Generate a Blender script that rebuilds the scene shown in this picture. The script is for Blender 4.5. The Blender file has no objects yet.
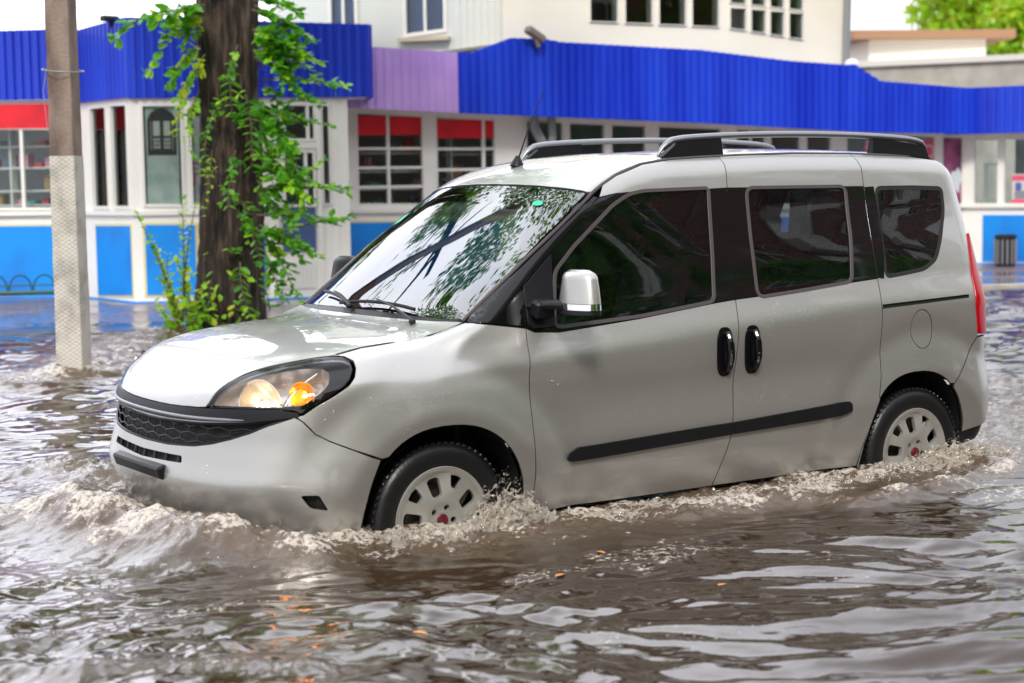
import bpy, math, random
import numpy as np
from mathutils import Vector, Matrix, noise as mnoise
from mathutils.geometry import delaunay_2d_cdt
random.seed(7)
sc = bpy.context.scene
C = sc.collection
# ---- camera -------------------------------------------------------------------------------------
YAW, PITCH, ROLL = .585, .093, -.015
cd = bpy.data.cameras.new('camera'); cam = bpy.data.objects.new('camera', cd); C.objects.link(cam)
cd.sensor_width = 36; cd.lens = 1711.6*36/1024; cd.clip_end = 2000; cd.clip_start = .05
fw = Vector((math.sin(YAW)*math.cos(PITCH), math.cos(YAW)*math.cos(PITCH), -math.sin(PITCH)))
r0 = Vector((math.cos(YAW), -math.sin(YAW), 0)); u0 = r0.cross(fw)
rr = r0*math.cos(ROLL)+u0*math.sin(ROLL); uu = -r0*math.sin(ROLL)+u0*math.cos(ROLL)
M = Matrix((rr, uu, -fw)).transposed().to_4x4(); M.translation = Vector((-3.558, -6.698, 1.694))
cam.matrix_world = M
cd.dof.use_dof = True; cd.dof.focus_distance = 7.9; cd.dof.aperture_fstop = 2.6
sc.camera = cam
# ---- sky, sun, exposure -------------------------------------------------------------------------
SUN_EL, SUN_AZ = 42, 215         # degrees; azimuth of the sun measured clockwise from +Y
w = bpy.data.worlds.new('World'); sc.world = w; w.use_nodes = True
nt = w.node_tree; nt.nodes.clear()
out = nt.nodes.new('ShaderNodeOutputWorld'); bg = nt.nodes.new('ShaderNodeBackground')
sky = nt.nodes.new('ShaderNodeTexSky'); sky.sky_type = 'NISHITA'; sky.sun_disc = False
sky.sun_elevation = math.radians(SUN_EL); sky.sun_rotation = math.radians(SUN_AZ); sky.dust_density = 3
tc = nt.nodes.new('ShaderNodeTexCoord'); nz = nt.nodes.new('ShaderNodeTexNoise'); nz.inputs['Scale'].default_value = 2.2
nz.inputs['Detail'].default_value = 4
mr = nt.nodes.new('ShaderNodeMapRange'); mr.inputs[1].default_value = .35; mr.inputs[2].default_value = .62; mr.inputs[3].default_value = .75; mr.inputs[4].default_value = 1.0
mx = nt.nodes.new('ShaderNodeMix'); mx.data_type = 'RGBA'
mx.inputs[7].default_value = (9.0, 9.15, 9.9, 1)
nt.links.new(tc.outputs['Generated'], nz.inputs['Vector']); nt.links.new(nz.outputs['Fac'], mr.inputs[0]); nt.links.new(mr.outputs[0], mx.inputs[0])
nt.links.new(sky.outputs[0], mx.inputs[6]); # overcast sky: brighter overhead than at the horizon
sx = nt.nodes.new('ShaderNodeSeparateXYZ'); gr_ = nt.nodes.new('ShaderNodeMapRange'); gr_.inputs[1].default_value = 0; gr_.inputs[2].default_value = .75; gr_.inputs[3].default_value = 1.5; gr_.inputs[4].default_value = 2.1
vm = nt.nodes.new('ShaderNodeVectorMath'); vm.operation = 'SCALE'
nt.links.new(tc.outputs['Generated'], sx.inputs[0]); nt.links.new(sx.outputs[2], gr_.inputs[0]); nt.links.new(mx.outputs[2], vm.inputs[0]); nt.links.new(gr_.outputs[0], vm.inputs['Scale'])
# brighter sky patch added high behind the shops for the windscreen to mirror
dt = nt.nodes.new('ShaderNodeVectorMath'); dt.operation = 'DOT_PRODUCT'; dt.inputs[1].default_value = (.16, .80, .58)
lb = nt.nodes.new('ShaderNodeMapRange'); lb.interpolation_type = 'SMOOTHSTEP'; lb.inputs[1].default_value = .74; lb.inputs[2].default_value = .99; lb.inputs[3].default_value = 1.0; lb.inputs[4].default_value = 2.5
vm2 = nt.nodes.new('ShaderNodeVectorMath'); vm2.operation = 'SCALE'
nt.links.new(tc.outputs['Generated'], dt.inputs[0]); nt.links.new(dt.outputs['Value'], lb.inputs[0]); nt.links.new(vm.outputs[0], vm2.inputs[0]); nt.links.new(lb.outputs[0], vm2.inputs['Scale'])
nt.links.new(vm2.outputs[0], bg.inputs[0]); bg.inputs[1].default_value = .11
nt.links.new(bg.outputs[0], out.inputs[0])
sd = bpy.data.lights.new('sun', 'SUN'); sun = bpy.data.objects.new('sun', sd); C.objects.link(sun)
sd.energy = 3.0; sd.angle = math.radians(10); sd.color = (1, .95, .86)
az, el = math.radians(SUN_AZ), math.radians(SUN_EL)
sdir = Vector((math.sin(az)*math.cos(el), math.cos(az)*math.cos(el), math.sin(el)))
sun.rotation_euler = sdir.to_track_quat('Z', 'Y').to_euler()
sc.view_settings.view_transform = 'Standard'; sc.view_settings.look = 'None'
sc.view_settings.exposure = -0.2; sc.view_settings.gamma = 1.0
sc.cycles.max_bounces = 10; sc.cycles.transparent_max_bounces = 24
# ---- materials ----------------------------------------------------------------------------------
def mat(name, col, rough=.5, metal=0.0, spec=.5, coat=0.0, coat_r=.03, alpha=1.0, emit=None, es=0.0, bump=None, vary=None, trans=0.0, ior=1.45, mottle=None):
    m = bpy.data.materials.new(name); m.use_nodes = True; t = m.node_tree; b = t.nodes['Principled BSDF']
    b.inputs['Base Color'].default_value = (*col, 1); b.inputs['Roughness'].default_value = rough
    b.inputs['Metallic'].default_value = metal; b.inputs['Specular IOR Level'].default_value = spec
    b.inputs['Coat Weight'].default_value = coat; b.inputs['Coat Roughness'].default_value = coat_r
    b.inputs['Transmission Weight'].default_value = trans; b.inputs['IOR'].default_value = ior
    if emit: b.inputs['Emission Color'].default_value = (*emit, 1); b.inputs['Emission Strength'].default_value = es
    tcn = t.nodes.new('ShaderNodeTexCoord')
    if vary:      # (scale, second colour, contrast lo, hi, stretch)
        n = t.nodes.new('ShaderNodeTexNoise'); n.inputs['Scale'].default_value = vary[0]; n.inputs['Detail'].default_value = 6
        mp = t.nodes.new('ShaderNodeMapping'); mp.inputs['Scale'].default_value = vary[4] if len(vary) > 4 else (1, 1, 1)
        t.links.new(tcn.outputs['Object'], mp.inputs[0]); t.links.new(mp.outputs[0], n.inputs['Vector'])
        r = t.nodes.new('ShaderNodeMapRange'); r.inputs[1].default_value = vary[2]; r.inputs[2].default_value = vary[3]
        x = t.nodes.new('ShaderNodeMix'); x.data_type = 'RGBA'; x.inputs[6].default_value = (*col, 1); x.inputs[7].default_value = (*vary[1], 1)
        t.links.new(n.outputs['Fac'], r.inputs[0]); t.links.new(r.outputs[0], x.inputs[0]); t.links.new(x.outputs[2], b.inputs['Base Color'])
    if bump:      # (scale, strength, distance, stretch)
        n = t.nodes.new('ShaderNodeTexNoise'); n.inputs['Scale'].default_value = bump[0]; n.inputs['Detail'].default_value = 5
        mp = t.nodes.new('ShaderNodeMapping'); mp.inputs['Scale'].default_value = bump[3] if len(bump) > 3 else (1, 1, 1)
        t.links.new(tcn.outputs['Object'], mp.inputs[0]); t.links.new(mp.outputs[0], n.inputs['Vector'])
        bp = t.nodes.new('ShaderNodeBump'); bp.inputs['Strength'].default_value = bump[1]; bp.inputs['Distance'].default_value = bump[2]
        t.links.new(n.outputs['Fac'], bp.inputs['Height']); t.links.new(bp.outputs[0], b.inputs['Normal'])
    return m
def wet(m, scale=260, dist=.0012, thr=.35, coat_only=True):
    """beads of rain on a surface: small round bumps with rough dry film between"""
    t = m.node_tree; b = t.nodes['Principled BSDF']; tcn = t.nodes.new('ShaderNodeTexCoord')
    v = t.nodes.new('ShaderNodeTexVoronoi'); v.inputs['Scale'].default_value = scale; v.inputs['Randomness'].default_value = 1
    n = t.nodes.new('ShaderNodeTexNoise'); n.inputs['Scale'].default_value = 9; n.inputs['Detail'].default_value = 3
    r = t.nodes.new('ShaderNodeMapRange'); r.inputs[1].default_value = thr; r.inputs[2].default_value = 0.0; r.interpolation_type = 'SMOOTHSTEP'
    r2 = t.nodes.new('ShaderNodeMapRange'); r2.inputs[1].default_value = .45; r2.inputs[2].default_value = .62
    mu = t.nodes.new('ShaderNodeMath'); mu.operation = 'MULTIPLY'
    t.links.new(tcn.outputs['Object'], v.inputs['Vector']); t.links.new(tcn.outputs['Object'], n.inputs['Vector'])
    t.links.new(v.outputs['Distance'], r.inputs[0]); t.links.new(n.outputs['Fac'], r2.inputs[0])
    t.links.new(r.outputs[0], mu.inputs[0]); t.links.new(r2.outputs[0], mu.inputs[1])
    bp = t.nodes.new('ShaderNodeBump'); bp.inputs['Strength'].default_value = .8; bp.inputs['Distance'].default_value = dist
    t.links.new(mu.outputs[0], bp.inputs['Height'])
    t.links.new(bp.outputs[0], b.inputs['Coat Normal'])
    if not coat_only: t.links.new(bp.outputs[0], b.inputs['Normal'])
    return m
def glass_mat(name, tint, see, rough=.01, ior=1.5, drops=None):
    """tinted car or window glass: reflection by Fresnel over a see-through tint"""
    m = bpy.data.materials.new(name); m.use_nodes = True; t = m.node_tree; t.nodes.clear()
    o = t.nodes.new('ShaderNodeOutputMaterial'); g = t.nodes.new('ShaderNodeBsdfGlossy'); g.inputs['Roughness'].default_value = rough
    tr = t.nodes.new('ShaderNodeBsdfTransparent'); tr.inputs[0].default_value = tuple(see*q for q in tint)+(1,)
    fr = t.nodes.new('ShaderNodeFresnel'); fr.inputs['IOR'].default_value = ior
    mx = t.nodes.new('ShaderNodeMixShader'); t.links.new(fr.outputs[0], mx.inputs[0]); t.links.new(tr.outputs[0], mx.inputs[1]); t.links.new(g.outputs[0], mx.inputs[2])
    t.links.new(mx.outputs[0], o.inputs[0])
    if drops:
        tcn = t.nodes.new('ShaderNodeTexCoord'); v = t.nodes.new('ShaderNodeTexVoronoi'); v.inputs['Scale'].default_value = drops
        r = t.nodes.new('ShaderNodeMapRange'); r.inputs[1].default_value = .32; r.inputs[2].default_value = 0; r.interpolation_type = 'SMOOTHSTEP'
        bp = t.nodes.new('ShaderNodeBump'); bp.inputs['Strength'].default_value = .5; bp.inputs['Distance'].default_value = .0015
        t.links.new(tcn.outputs['Object'], v.inputs['Vector']); t.links.new(v.outputs['Distance'], r.inputs[0]); t.links.new(r.outputs[0], bp.inputs['Height'])
        t.links.new(bp.outputs[0], g.inputs['Normal'])
    return m
PAINT = wet(mat('silver_paint', (.425, .42, .40), .38, .72, coat=1.0, coat_r=.02), 75, .0042)
GLOSSB = mat('gloss_black', (.004, .004, .005), .06, coat=.0)
PLASTIC = mat('black_plastic', (.008, .008, .010), .42, spec=.28)
RUBBER = mat('rubber_trim', (.07, .058, .062), .4, spec=.3)
SEAL_SHADE = mat('seal_and_gap_shade', (.01, .01, .01), .7)  # seals and cavities; also the shade coloured into the panel gaps
TYRE = mat('tyre_rubber', (.010, .010, .011), .34, spec=.4, bump=(60, .5, .003))
WHEELM = mat('wheel_silver', (.46, .45, .42), .38, .6, coat=.3)
CHROME = mat('chrome', (.75, .75, .76), .08, 1.0)
SILVERP = mat('satin_silver', (.24, .25, .27), .38, .7)
WS_GLASS = glass_mat('windscreen_glass', (.70, .95, .90), .55, ior=2.5)
SIDE_GLASS = glass_mat('side_glass', (.75, .9, .86), .42, ior=1.55, drops=160)
REAR_GLASS = glass_mat('privacy_glass', (.6, .8, .9), .22, ior=1.55, drops=160)
LENS = glass_mat('clear_lens', (1, 1, 1), .96, ior=1.35)
RED_LENS = mat('red_lens', (.36, .0, .004), .16, spec=.35, emit=(1, .02, .02), es=.0)
INTER = mat('cabin_grey', (.07, .07, .075), .8)
SEATM = mat('seat_fabric', (.045, .045, .05), .9)
LAMP_E = mat('headlamp_bulb', (1, .8, .5), .3, emit=(1, .74, .42), es=9)
AMBER = mat('amber_bulb', (.9, .30, .02), .2, emit=(1, .36, .03), es=5)
REFL = mat('reflector', (.92, .84, .72), .16, .9)
AMB_R = mat('amber_reflector', (.95, .42, .06), .16, .7)
HUBRED = mat('hub_badge', (.10, .004, .012), .25, coat=.5)
# ---- the car's body as one smooth closed surface: G(x, y, z) = 0 ------------------------------
def smooth_table(pts, sigma, lo, hi, step=0.004):
    xs = np.arange(lo, hi, step)
    px = [p[0] for p in pts]; py = [p[1] for p in pts]
    # monotone-ish: linear then gaussian, ends padded by linear extrapolation
    ys = np.interp(xs, px, py)
    s0 = (py[1]-py[0])/(px[1]-px[0]); s1 = (py[-1]-py[-2])/(px[-1]-px[-2])
    ys = np.where(xs < px[0], py[0]+(xs-px[0])*s0, ys); ys = np.where(xs > px[-1], py[-1]+(xs-px[-1])*s1, ys)
    r = int(4*sigma/step); k = np.exp(-0.5*(np.arange(-r, r+1)*step/sigma)**2); k /= k.sum()
    yp = np.concatenate([ys[0]-s0*step*np.arange(r, 0, -1), ys, ys[-1]+s1*step*np.arange(1, r+1)])
    return xs, np.convolve(yp, k, 'valid')
W_TAB = smooth_table([(.2,.80),(.30,.842),(.38,.868),(.48,.893),(.62,.903),(.75,.900),(.88,.895),(.995,.885),(1.03,.874),(1.13,.834),(1.2,.812),(1.35,.770),(1.5,.727),(1.62,.692),(1.70,.668),(1.77,.645),(1.84,.618),(1.95,.57)], .015, 0, 2.2)
XF_TAB = smooth_table([(.2,-.80),(.32,-.885),(.44,-.955),(.53,-.990),(.60,-.968),(.70,-.945),(.80,-.935),(.90,-.905),(1.0,-.82),(1.2,-.6)], .02, 0, 2.2)
ZC_TAB = smooth_table([(-1.3,.72),(-1.05,.85),(-.95,.912),(-.85,.962),(-.7,1.015),(-.5,1.058),(-.25,1.09),(-.06,1.105),(.0,1.122),(.06,1.165),(.15,1.235),(.35,1.392),(.55,1.545),(.68,1.645),(.78,1.715),(.92,1.772),(1.1,1.805),(1.3,1.822),(1.6,1.832),(2.0,1.845),(2.5,1.842),(2.9,1.83),(3.2,1.81),(3.6,1.77)], .035, -1.5, 4.2)
XR_TAB = smooth_table([(.2,3.20),(.32,3.25),(.42,3.30),(.55,3.325),(.68,3.325),(.78,3.29),(1.0,3.29),(1.2,3.295),(1.5,3.30),(1.7,3.28),(1.85,3.25)], .04, 0, 2.2)
ZB_TAB = smooth_table([(-.9,1.0),(0,1.03),(.55,1.075),(1.43,1.148),(1.7,1.165),(2.3,1.205),(2.6,1.21),(3.4,1.21)], .15, -1.6, 4.4)
def sst(a, b, x):
    t = np.clip((x-a)/(b-a), 0, 1); return t*t*(3-2*t)
def smax(a, b, k):
    h = np.clip(0.5+0.5*(a-b)/k, 0, 1)
    return b+(a-b)*h+k*h*(1-h)
def WS(x, z):
    zb = np.interp(x, *ZB_TAB)
    zz = z-(zb-1.13)*sst(.75, 1.05, z)*(1-sst(1.25, 1.6, z))
    w = np.interp(zz, *W_TAB)
    # plan taper toward nose and tail
    w = w-.045*np.clip((-x-.1)/.9, 0, 2)**2-.050*np.clip((x-2.3)/1.1, 0, 2)**2*(.35+.65*sst(1.0, 1.5, z))
    # wheel arch blisters
    for xc, zc, amp, ro in ((-.045, .30, .030, .575), (2.695, .30, .018, .54)):
        r = np.hypot(x-xc, z-zc)
        q = (r-ro+.085)/.20; q = np.where(q < .12, np.where(q < -.12, 0, (q+.12)**2/.48), q); w = w+amp*(1-np.clip(q, 0, 1))**1.7-.005*(1-sst(.38, .48, r))
        w = w-.010*np.exp(-((r-ro-.10)/.07)**2)*(z > .2)
    # door scoop: waist crease low on the doors
    m = sst(.35, .75, x)*(1-sst(2.0, 2.35, x))
    w = w-m*.013*np.exp(-((z-(.74+.03*x))/.12)**2)
    return w
def G(x, y, z):
    a = np.sqrt(y*y+1e-6)
    side = a-WS(x, z)
    xf = np.interp(z, *XF_TAB)+.16*a*a+.42*np.clip(a-.25, 0, 2)**2.2
    front = (xf-x)*.92
    s = .30*sst(-.35, .1, x)*(1-sst(.9, 1.6, x))
    xs = x-s*a*a
    zc = np.interp(xs, *ZC_TAB)
    sl = (np.interp(xs+.01, *ZC_TAB)-np.interp(xs-.01, *ZC_TAB))/.02
    bon = 1-sst(-.1, .15, x)
    crown = (.06*bon+.085*sst(.5, 1.1, x))*a*a+bon*(.10*np.clip(a-.42, 0, 1)**2-.008*sst(.46, .38, a)*0)
    top = (z-(zc-crown))/np.sqrt(1+sl*sl)
    rear = x-(np.interp(z, *XR_TAB)-.10*a*a)
    k_st = .085+.05*bon-.055*sst(.0, .2, x)*(1-sst(.75, 1.0, x))
    g = smax(side, front, .28)
    g = smax(g, top, k_st*1.0)
    g = smax(g, rear, .16)
    g = smax(g, .27-z, .05)
    return g
def grad(P, h=.004):
    x, y, z = P[:, 0], P[:, 1], P[:, 2]
    n = np.stack([G(x+h, y, z)-G(x-h, y, z), G(x, y+h, z)-G(x, y-h, z), G(x, y, z+h)-G(x, y, z-h)], 1)
    return n/np.maximum(np.linalg.norm(n, axis=1, keepdims=True), 1e-9)
def shoot(O, D, t0=0.0, t1=2.0, n=60):
    """first crossing of G from outside (t0) to inside along O+tD"""
    ts = np.linspace(t0, t1, n); lo = np.full(len(O), t0); hi = np.full(len(O), np.nan)
    for t in ts[1:]:
        P = O+D*t; g = G(P[:, 0], P[:, 1], P[:, 2])
        hit = np.isnan(hi) & (g < 0); hi[hit] = t
        lo[np.isnan(hi)] = t
    bad = np.isnan(hi); hi[bad] = t1; lo[bad] = t1
    for _ in range(32):
        m = (lo+hi)/2; P = O+D*m[:, None]; g = G(P[:, 0], P[:, 1], P[:, 2])
        hi = np.where(g < 0, m, hi); lo = np.where(g < 0, lo, m)
    return O+D*((lo+hi)/2)[:, None], bad
# ---- helpers ----------------------------------------------------------------------------------
def link(o, parent=None):
    C.objects.link(o)
    if parent is not None:
        o.parent = parent
        if parent.parent is None: o.matrix_parent_inverse = Matrix.Translation(-parent.location)
    return o
def tag(o, label=None, cat=None, group=None, kind=None):
    if label: o['label'] = label
    if cat: o['category'] = cat
    if group: o['group'] = group
    if kind: o['kind'] = kind
    return o
def empty(name, loc, label=None, cat=None, group=None, parent=None):
    o = bpy.data.objects.new(name, None); o.empty_display_size = .1
    if parent is None:
        o.location = loc; C.objects.link(o)
    else:
        link(o, parent)
    return tag(o, label, cat, group)
def from_data(name, V, F, mat, parent=None, N=None, smooth=True, angle=None):
    me = bpy.data.meshes.new(name)
    me.from_pydata([tuple(map(float, v)) for v in V], [], F)
    me.materials.append(mat)
    if smooth: me.polygons.foreach_set('use_smooth', [True]*len(me.polygons))
    me.update()
    if N is not None:
        me.normals_split_custom_set_from_vertices([tuple(map(float, n)) for n in N])
    elif angle is not None:
        me.set_sharp_from_angle(angle=math.radians(angle))
    o = bpy.data.objects.new(name, me)
    return link(o, parent)
class MB:
    def __init__(s): s.V = []; s.F = []
    def add(s, V, F):
        b = len(s.V); s.V += [tuple(v) for v in V]; s.F += [tuple(b+i for i in f) for f in F]
    def box(s, c, size, R=None, bev=0.0):
        hx, hy, hz = [q/2 for q in size]; b = min(bev, hx*.9, hy*.9, hz*.9)
        if b <= 0:
            P = [(-hx, -hy, -hz), (hx, -hy, -hz), (hx, hy, -hz), (-hx, hy, -hz), (-hx, -hy, hz), (hx, -hy, hz), (hx, hy, hz), (-hx, hy, hz)]
            F = [(0, 3, 2, 1), (4, 5, 6, 7), (0, 1, 5, 4), (1, 2, 6, 5), (2, 3, 7, 6), (3, 0, 4, 7)]
        else:
            P = []; F = []
            for sz in (-1, 1):
                for (ex, ez) in ((b, 0), (0, b)) if sz < 0 else ((0, b), (b, 0)):
                    z = sz*(hz-ez)
                    X, Y = hx-ex, hy-ex
                    k = b
                    P += [(-X+k*(ex == 0), -Y, z), (X-k*(ex == 0), -Y, z), (X, -Y+k*(ex == 0), z), (X, Y-k*(ex == 0), z), (X-k*(ex == 0), Y, z), (-X+k*(ex == 0), Y, z), (-X, Y-k*(ex == 0), z), (-X, -Y+k*(ex == 0), z)]
            F.append(tuple(range(7, -1, -1))); F.append(tuple(range(24, 32)))
            for L in range(3):
                for i in range(8):
                    j = (i+1) % 8; F.append((L*8+i, L*8+j, L*8+8+j, L*8+8+i))
        c = Vector(c)
        s.add([(R @ Vector(p) if R else Vector(p))+c for p in P], F)
    def tube(s, pts, r, n=10, caps=True, flat=1.0, up=None):
        pts = [Vector(p) for p in pts]; m = len(pts)
        rr = r if hasattr(r, '__len__') else [r]*m
        V = []; F = []; prev = None
        for i, p in enumerate(pts):
            t = (pts[min(i+1, m-1)]-pts[max(i-1, 0)]).normalized()
            u = up if up is not None else (prev if prev is not None else (Vector((0, 0, 1)) if abs(t.z) < .9 else Vector((1, 0, 0))))
            a = t.cross(u).normalized(); b = a.cross(t).normalized(); prev = b
            for k in range(n):
                an = 2*math.pi*k/n
                V.append(p+a*math.cos(an)*rr[i]+b*math.sin(an)*rr[i]*flat)
        for i in range(m-1):
            for k in range(n):
                k2 = (k+1) % n; F.append((i*n+k, i*n+k2, (i+1)*n+k2, (i+1)*n+k))
        if caps: F.append(tuple(range(n-1, -1, -1))); F.append(tuple(range((m-1)*n, m*n)))
        s.add(V, F)
    def lathe(s, prof, c, axis, n=48, closed=False):
        # prof: (r, h) along axis
        c = Vector(c); axis = Vector(axis).normalized()
        u = Vector((0, 0, 1)) if abs(axis.z) < .9 else Vector((1, 0, 0))
        a = axis.cross(u).normalized(); b = axis.cross(a).normalized()
        V = []; F = []
        for (r, h) in prof:
            for k in range(n):
                t = 2*math.pi*k/n; V.append(c+axis*h+(a*math.cos(t)+b*math.sin(t))*r)
        m = len(prof)
        for i in range(m-1 if not closed else m):
            for k in range(n):
                k2 = (k+1) % n; j = (i+1) % m; F.append((i*n+k, i*n+k2, j*n+k2, j*n+k))
        s.add(V, F)
    def blob(s, c, r, n=8, m=6, R=None, f=None):
        V = []; F = []; c = Vector(c)
        for i in range(m+1):
            ph = math.pi*i/m
            for k in range(n):
                th = 2*math.pi*k/n
                d = Vector((math.sin(ph)*math.cos(th), math.sin(ph)*math.sin(th), math.cos(ph)))
                q = Vector((d.x*r[0], d.y*r[1], d.z*r[2]))
                if f: q = q*f(d)
                V.append((R @ q if R else q)+c)
        for i in range(m):
            for k in range(n):
                k2 = (k+1) % n; F.append((i*n+k, (i+1)*n+k, (i+1)*n+k2, i*n+k2))
        s.add(V, F)
    def build(s, name, mat, parent=None, smooth=True, angle=35, mirror=False):
        V, F = s.V, s.F
        if mirror: V = [(v[0], -v[1], v[2]) for v in V]; F = [f[::-1] for f in F]
        return from_data(name, V, F, mat, parent, None, smooth, angle)
def dens(poly, step, closed=True):
    out = []; n = len(poly)
    for i in range(n if closed else n-1):
        a = np.array(poly[i], float); b = np.array(poly[(i+1) % n], float)
        k = max(1, int(np.ceil(np.linalg.norm(b-a)/step)))
        for j in range(k): out.append(a+(b-a)*j/k)
    if not closed: out.append(np.array(poly[-1], float))
    return np.array(out)
def area(p):
    x, y = p[:, 0], p[:, 1]; return .5*np.sum(x*np.roll(y, -1)-np.roll(x, -1)*y)
def offset_poly(p, d):
    """positive d shrinks a ring whatever its direction"""
    p = np.asarray(p, float); s = 1 if area(p) > 0 else -1
    e = np.roll(p, -1, 0)-p; e /= np.maximum(np.linalg.norm(e, axis=1, keepdims=True), 1e-9)
    n = np.stack([-e[:, 1], e[:, 0]], 1)*s
    n2 = n+np.roll(n, 1, 0); l = np.linalg.norm(n2, axis=1, keepdims=True)
    n2 = n2/np.maximum(l, 1e-6); c = np.clip(l/2, .45, 1)
    return p+n2*d/c
def inside(P, poly):
    x, y = P[:, 0], P[:, 1]; r = np.zeros(len(P), bool); n = len(poly)
    for i in range(n):
        x1, y1 = poly[i]; x2, y2 = poly[(i+1) % n]
        if y1 == y2: continue
        c = ((y1 > y) != (y2 > y)) & (x < (x2-x1)*(y-y1)/(y2-y1)+x1); r ^= c
    return r
def chaikin(p, it=2, closed=True):
    p = np.asarray(p, float)
    for _ in range(it):
        if closed:
            q = np.roll(p, -1, 0); p = np.stack([.75*p+.25*q, .25*p+.75*q], 1).reshape(-1, 2)
        else:
            a, b = p[:-1], p[1:]; m = np.stack([.75*a+.25*b, .25*a+.75*b], 1).reshape(-1, 2)
            p = np.concatenate([p[:1], m[1:-1], p[-1:]])
    return p
def rnd(poly, r):
    """round the corners of a closed polygon with radius-like distance r"""
    p = np.asarray(poly, float); out = []; n = len(p)
    for i in range(n):
        a, b, c = p[i-1], p[i], p[(i+1) % n]
        la = np.linalg.norm(a-b); lc = np.linalg.norm(c-b); d = min(r, la*.45, lc*.45)
        s = b+(a-b)/max(la, 1e-9)*d; e = b+(c-b)/max(lc, 1e-9)*d
        for t in (0, .2, .4, .6, .8, 1): out.append((1-t)**2*s+2*t*(1-t)*b+t*t*e)
    return np.array(out)
def tri2d(outline, holes, res):
    o = dens(outline, res*.7); rings = [o]+[dens(h, res*.7) for h in holes]
    pts = []; edges = []
    for r in rings:
        b = len(pts); pts += [Vector((float(a), float(c))) for a, c in r]
        edges += [(b+i, b+(i+1) % len(r)) for i in range(len(r))]
    allr = np.concatenate(rings)
    gx = np.arange(o[:, 0].min(), o[:, 0].max(), res); gy = np.arange(o[:, 1].min(), o[:, 1].max(), res)
    if len(gx) and len(gy):
        g = np.stack(np.meshgrid(gx, gy), -1).reshape(-1, 2)+res*.37
        k = inside(g, o)
        for h in rings[1:]: k &= ~inside(g, h)
        g = g[k]
        if len(g):
            dmin = np.full(len(g), 9.)
            for i in range(0, len(allr), 200):
                dmin = np.minimum(dmin, np.sqrt(((g[:, None]-allr[None, i:i+200])**2).sum(-1)).min(1))
            g = g[dmin > res*.45]
        pts += [Vector((float(a), float(c))) for a, c in g]
    r = delaunay_2d_cdt(pts, edges, [], 0, 1e-6)
    V = np.array([(v.x, v.y) for v in r[0]]); F = [f for f in r[2]]
    cen = np.array([V[list(f)].mean(0) for f in F])
    k = inside(cen, o)
    for h in rings[1:]: k &= ~inside(cen, h)
    F = [f for f, q in zip(F, k) if q]
    used = sorted({i for f in F for i in f}); m = {u: i for i, u in enumerate(used)}
    V = V[used]; F = [tuple(m[i] for i in f) for f in F]
    return V, F
AX = .6
def rays(kind, p):
    u, v = p[:, 0], p[:, 1]; z0 = np.zeros(len(p))
    if kind == 'side': return np.stack([u, z0-2., v], 1), np.tile([0., 1, 0], (len(p), 1))
    if kind == 'top': return np.stack([u, v, z0+3], 1), np.tile([0., 0, -1], (len(p), 1))
    if kind == 'rear': return np.stack([z0+4.5, u, v], 1), np.tile([-1., 0, 0], (len(p), 1))
    if kind == 'obl':
        s = .70711; return np.stack([u*s-3*s, v, u*s+3*s], 1), np.tile([s, 0, -s], (len(p), 1))
    if kind == 'cyl':
        t = u/1.5; d = np.stack([np.cos(t), np.sin(t), z0], 1)
        return np.stack([AX-3*d[:, 0], -3*d[:, 1], v], 1), d
def lift(kind, p, off=0.0, miss=False):
    p = np.asarray(p, float); O, D = rays(kind, p)
    P, bad = shoot(O, D, 0, 3.2, 160)
    N = grad(P)
    return (P+N*off, N, bad) if miss else (P+N*off, N)
def panel_mesh(kind, outline, holes, off, depth, res, gap, edge=.0012):
    o = offset_poly(dens(outline, .02), gap) if gap else dens(outline, .02)
    hs = [offset_poly(dens(h, .015), -gap) for h in holes]
    V2, F = tri2d(o, hs, res)
    P, N, bad = lift(kind, V2, off, True)
    F = [f for f in F if not any(bad[i] for i in f)]
    nf = sum(float(np.dot(np.cross(P[f[1]]-P[f[0]], P[f[2]]-P[f[0]]), N[f[0]])) for f in F)
    if nf < 0: F = [f[::-1] for f in F]
    V = P.tolist(); NN = N.tolist(); F = list(F)
    if depth > 0:
        cnt = {}
        for f in F:
            for i in range(3):
                e = (f[i], f[(i+1) % 3]); cnt[e] = 1
        be = [e for e in cnt if (e[1], e[0]) not in cnt]
        idx = {}
        tang = {}
        for a, b in be:
            t = P[b]-P[a]; n = np.cross(t, N[a]); n /= max(np.linalg.norm(n), 1e-9)
            for q in (a, b): tang.setdefault(q, []).append(n)
        def vert(q, lev):
            if (q, lev) in idx: return idx[(q, lev)]
            out = np.mean(tang[q], 0); out /= max(np.linalg.norm(out), 1e-9)
            if lev == 0: p = P[q]; n = N[q]
            elif lev == 1: p = P[q]+out*edge*.7-N[q]*edge; n = out*.3+N[q]
            else: p = P[q]+out*edge*.7-N[q]*depth; n = out
            n = n/np.linalg.norm(n)
            V.append(p.tolist()); NN.append(n.tolist()); idx[(q, lev)] = len(V)-1
            return len(V)-1
        for a, b in be:
            F.append((b, a, vert(a, 1), vert(b, 1)))
        nface = len(F)
        for a, b in be:
            F.append((vert(b, 1), vert(a, 1), vert(a, 2), vert(b, 2)))
        return V, F, NN, nface
    return V, F, NN, len(F)
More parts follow.
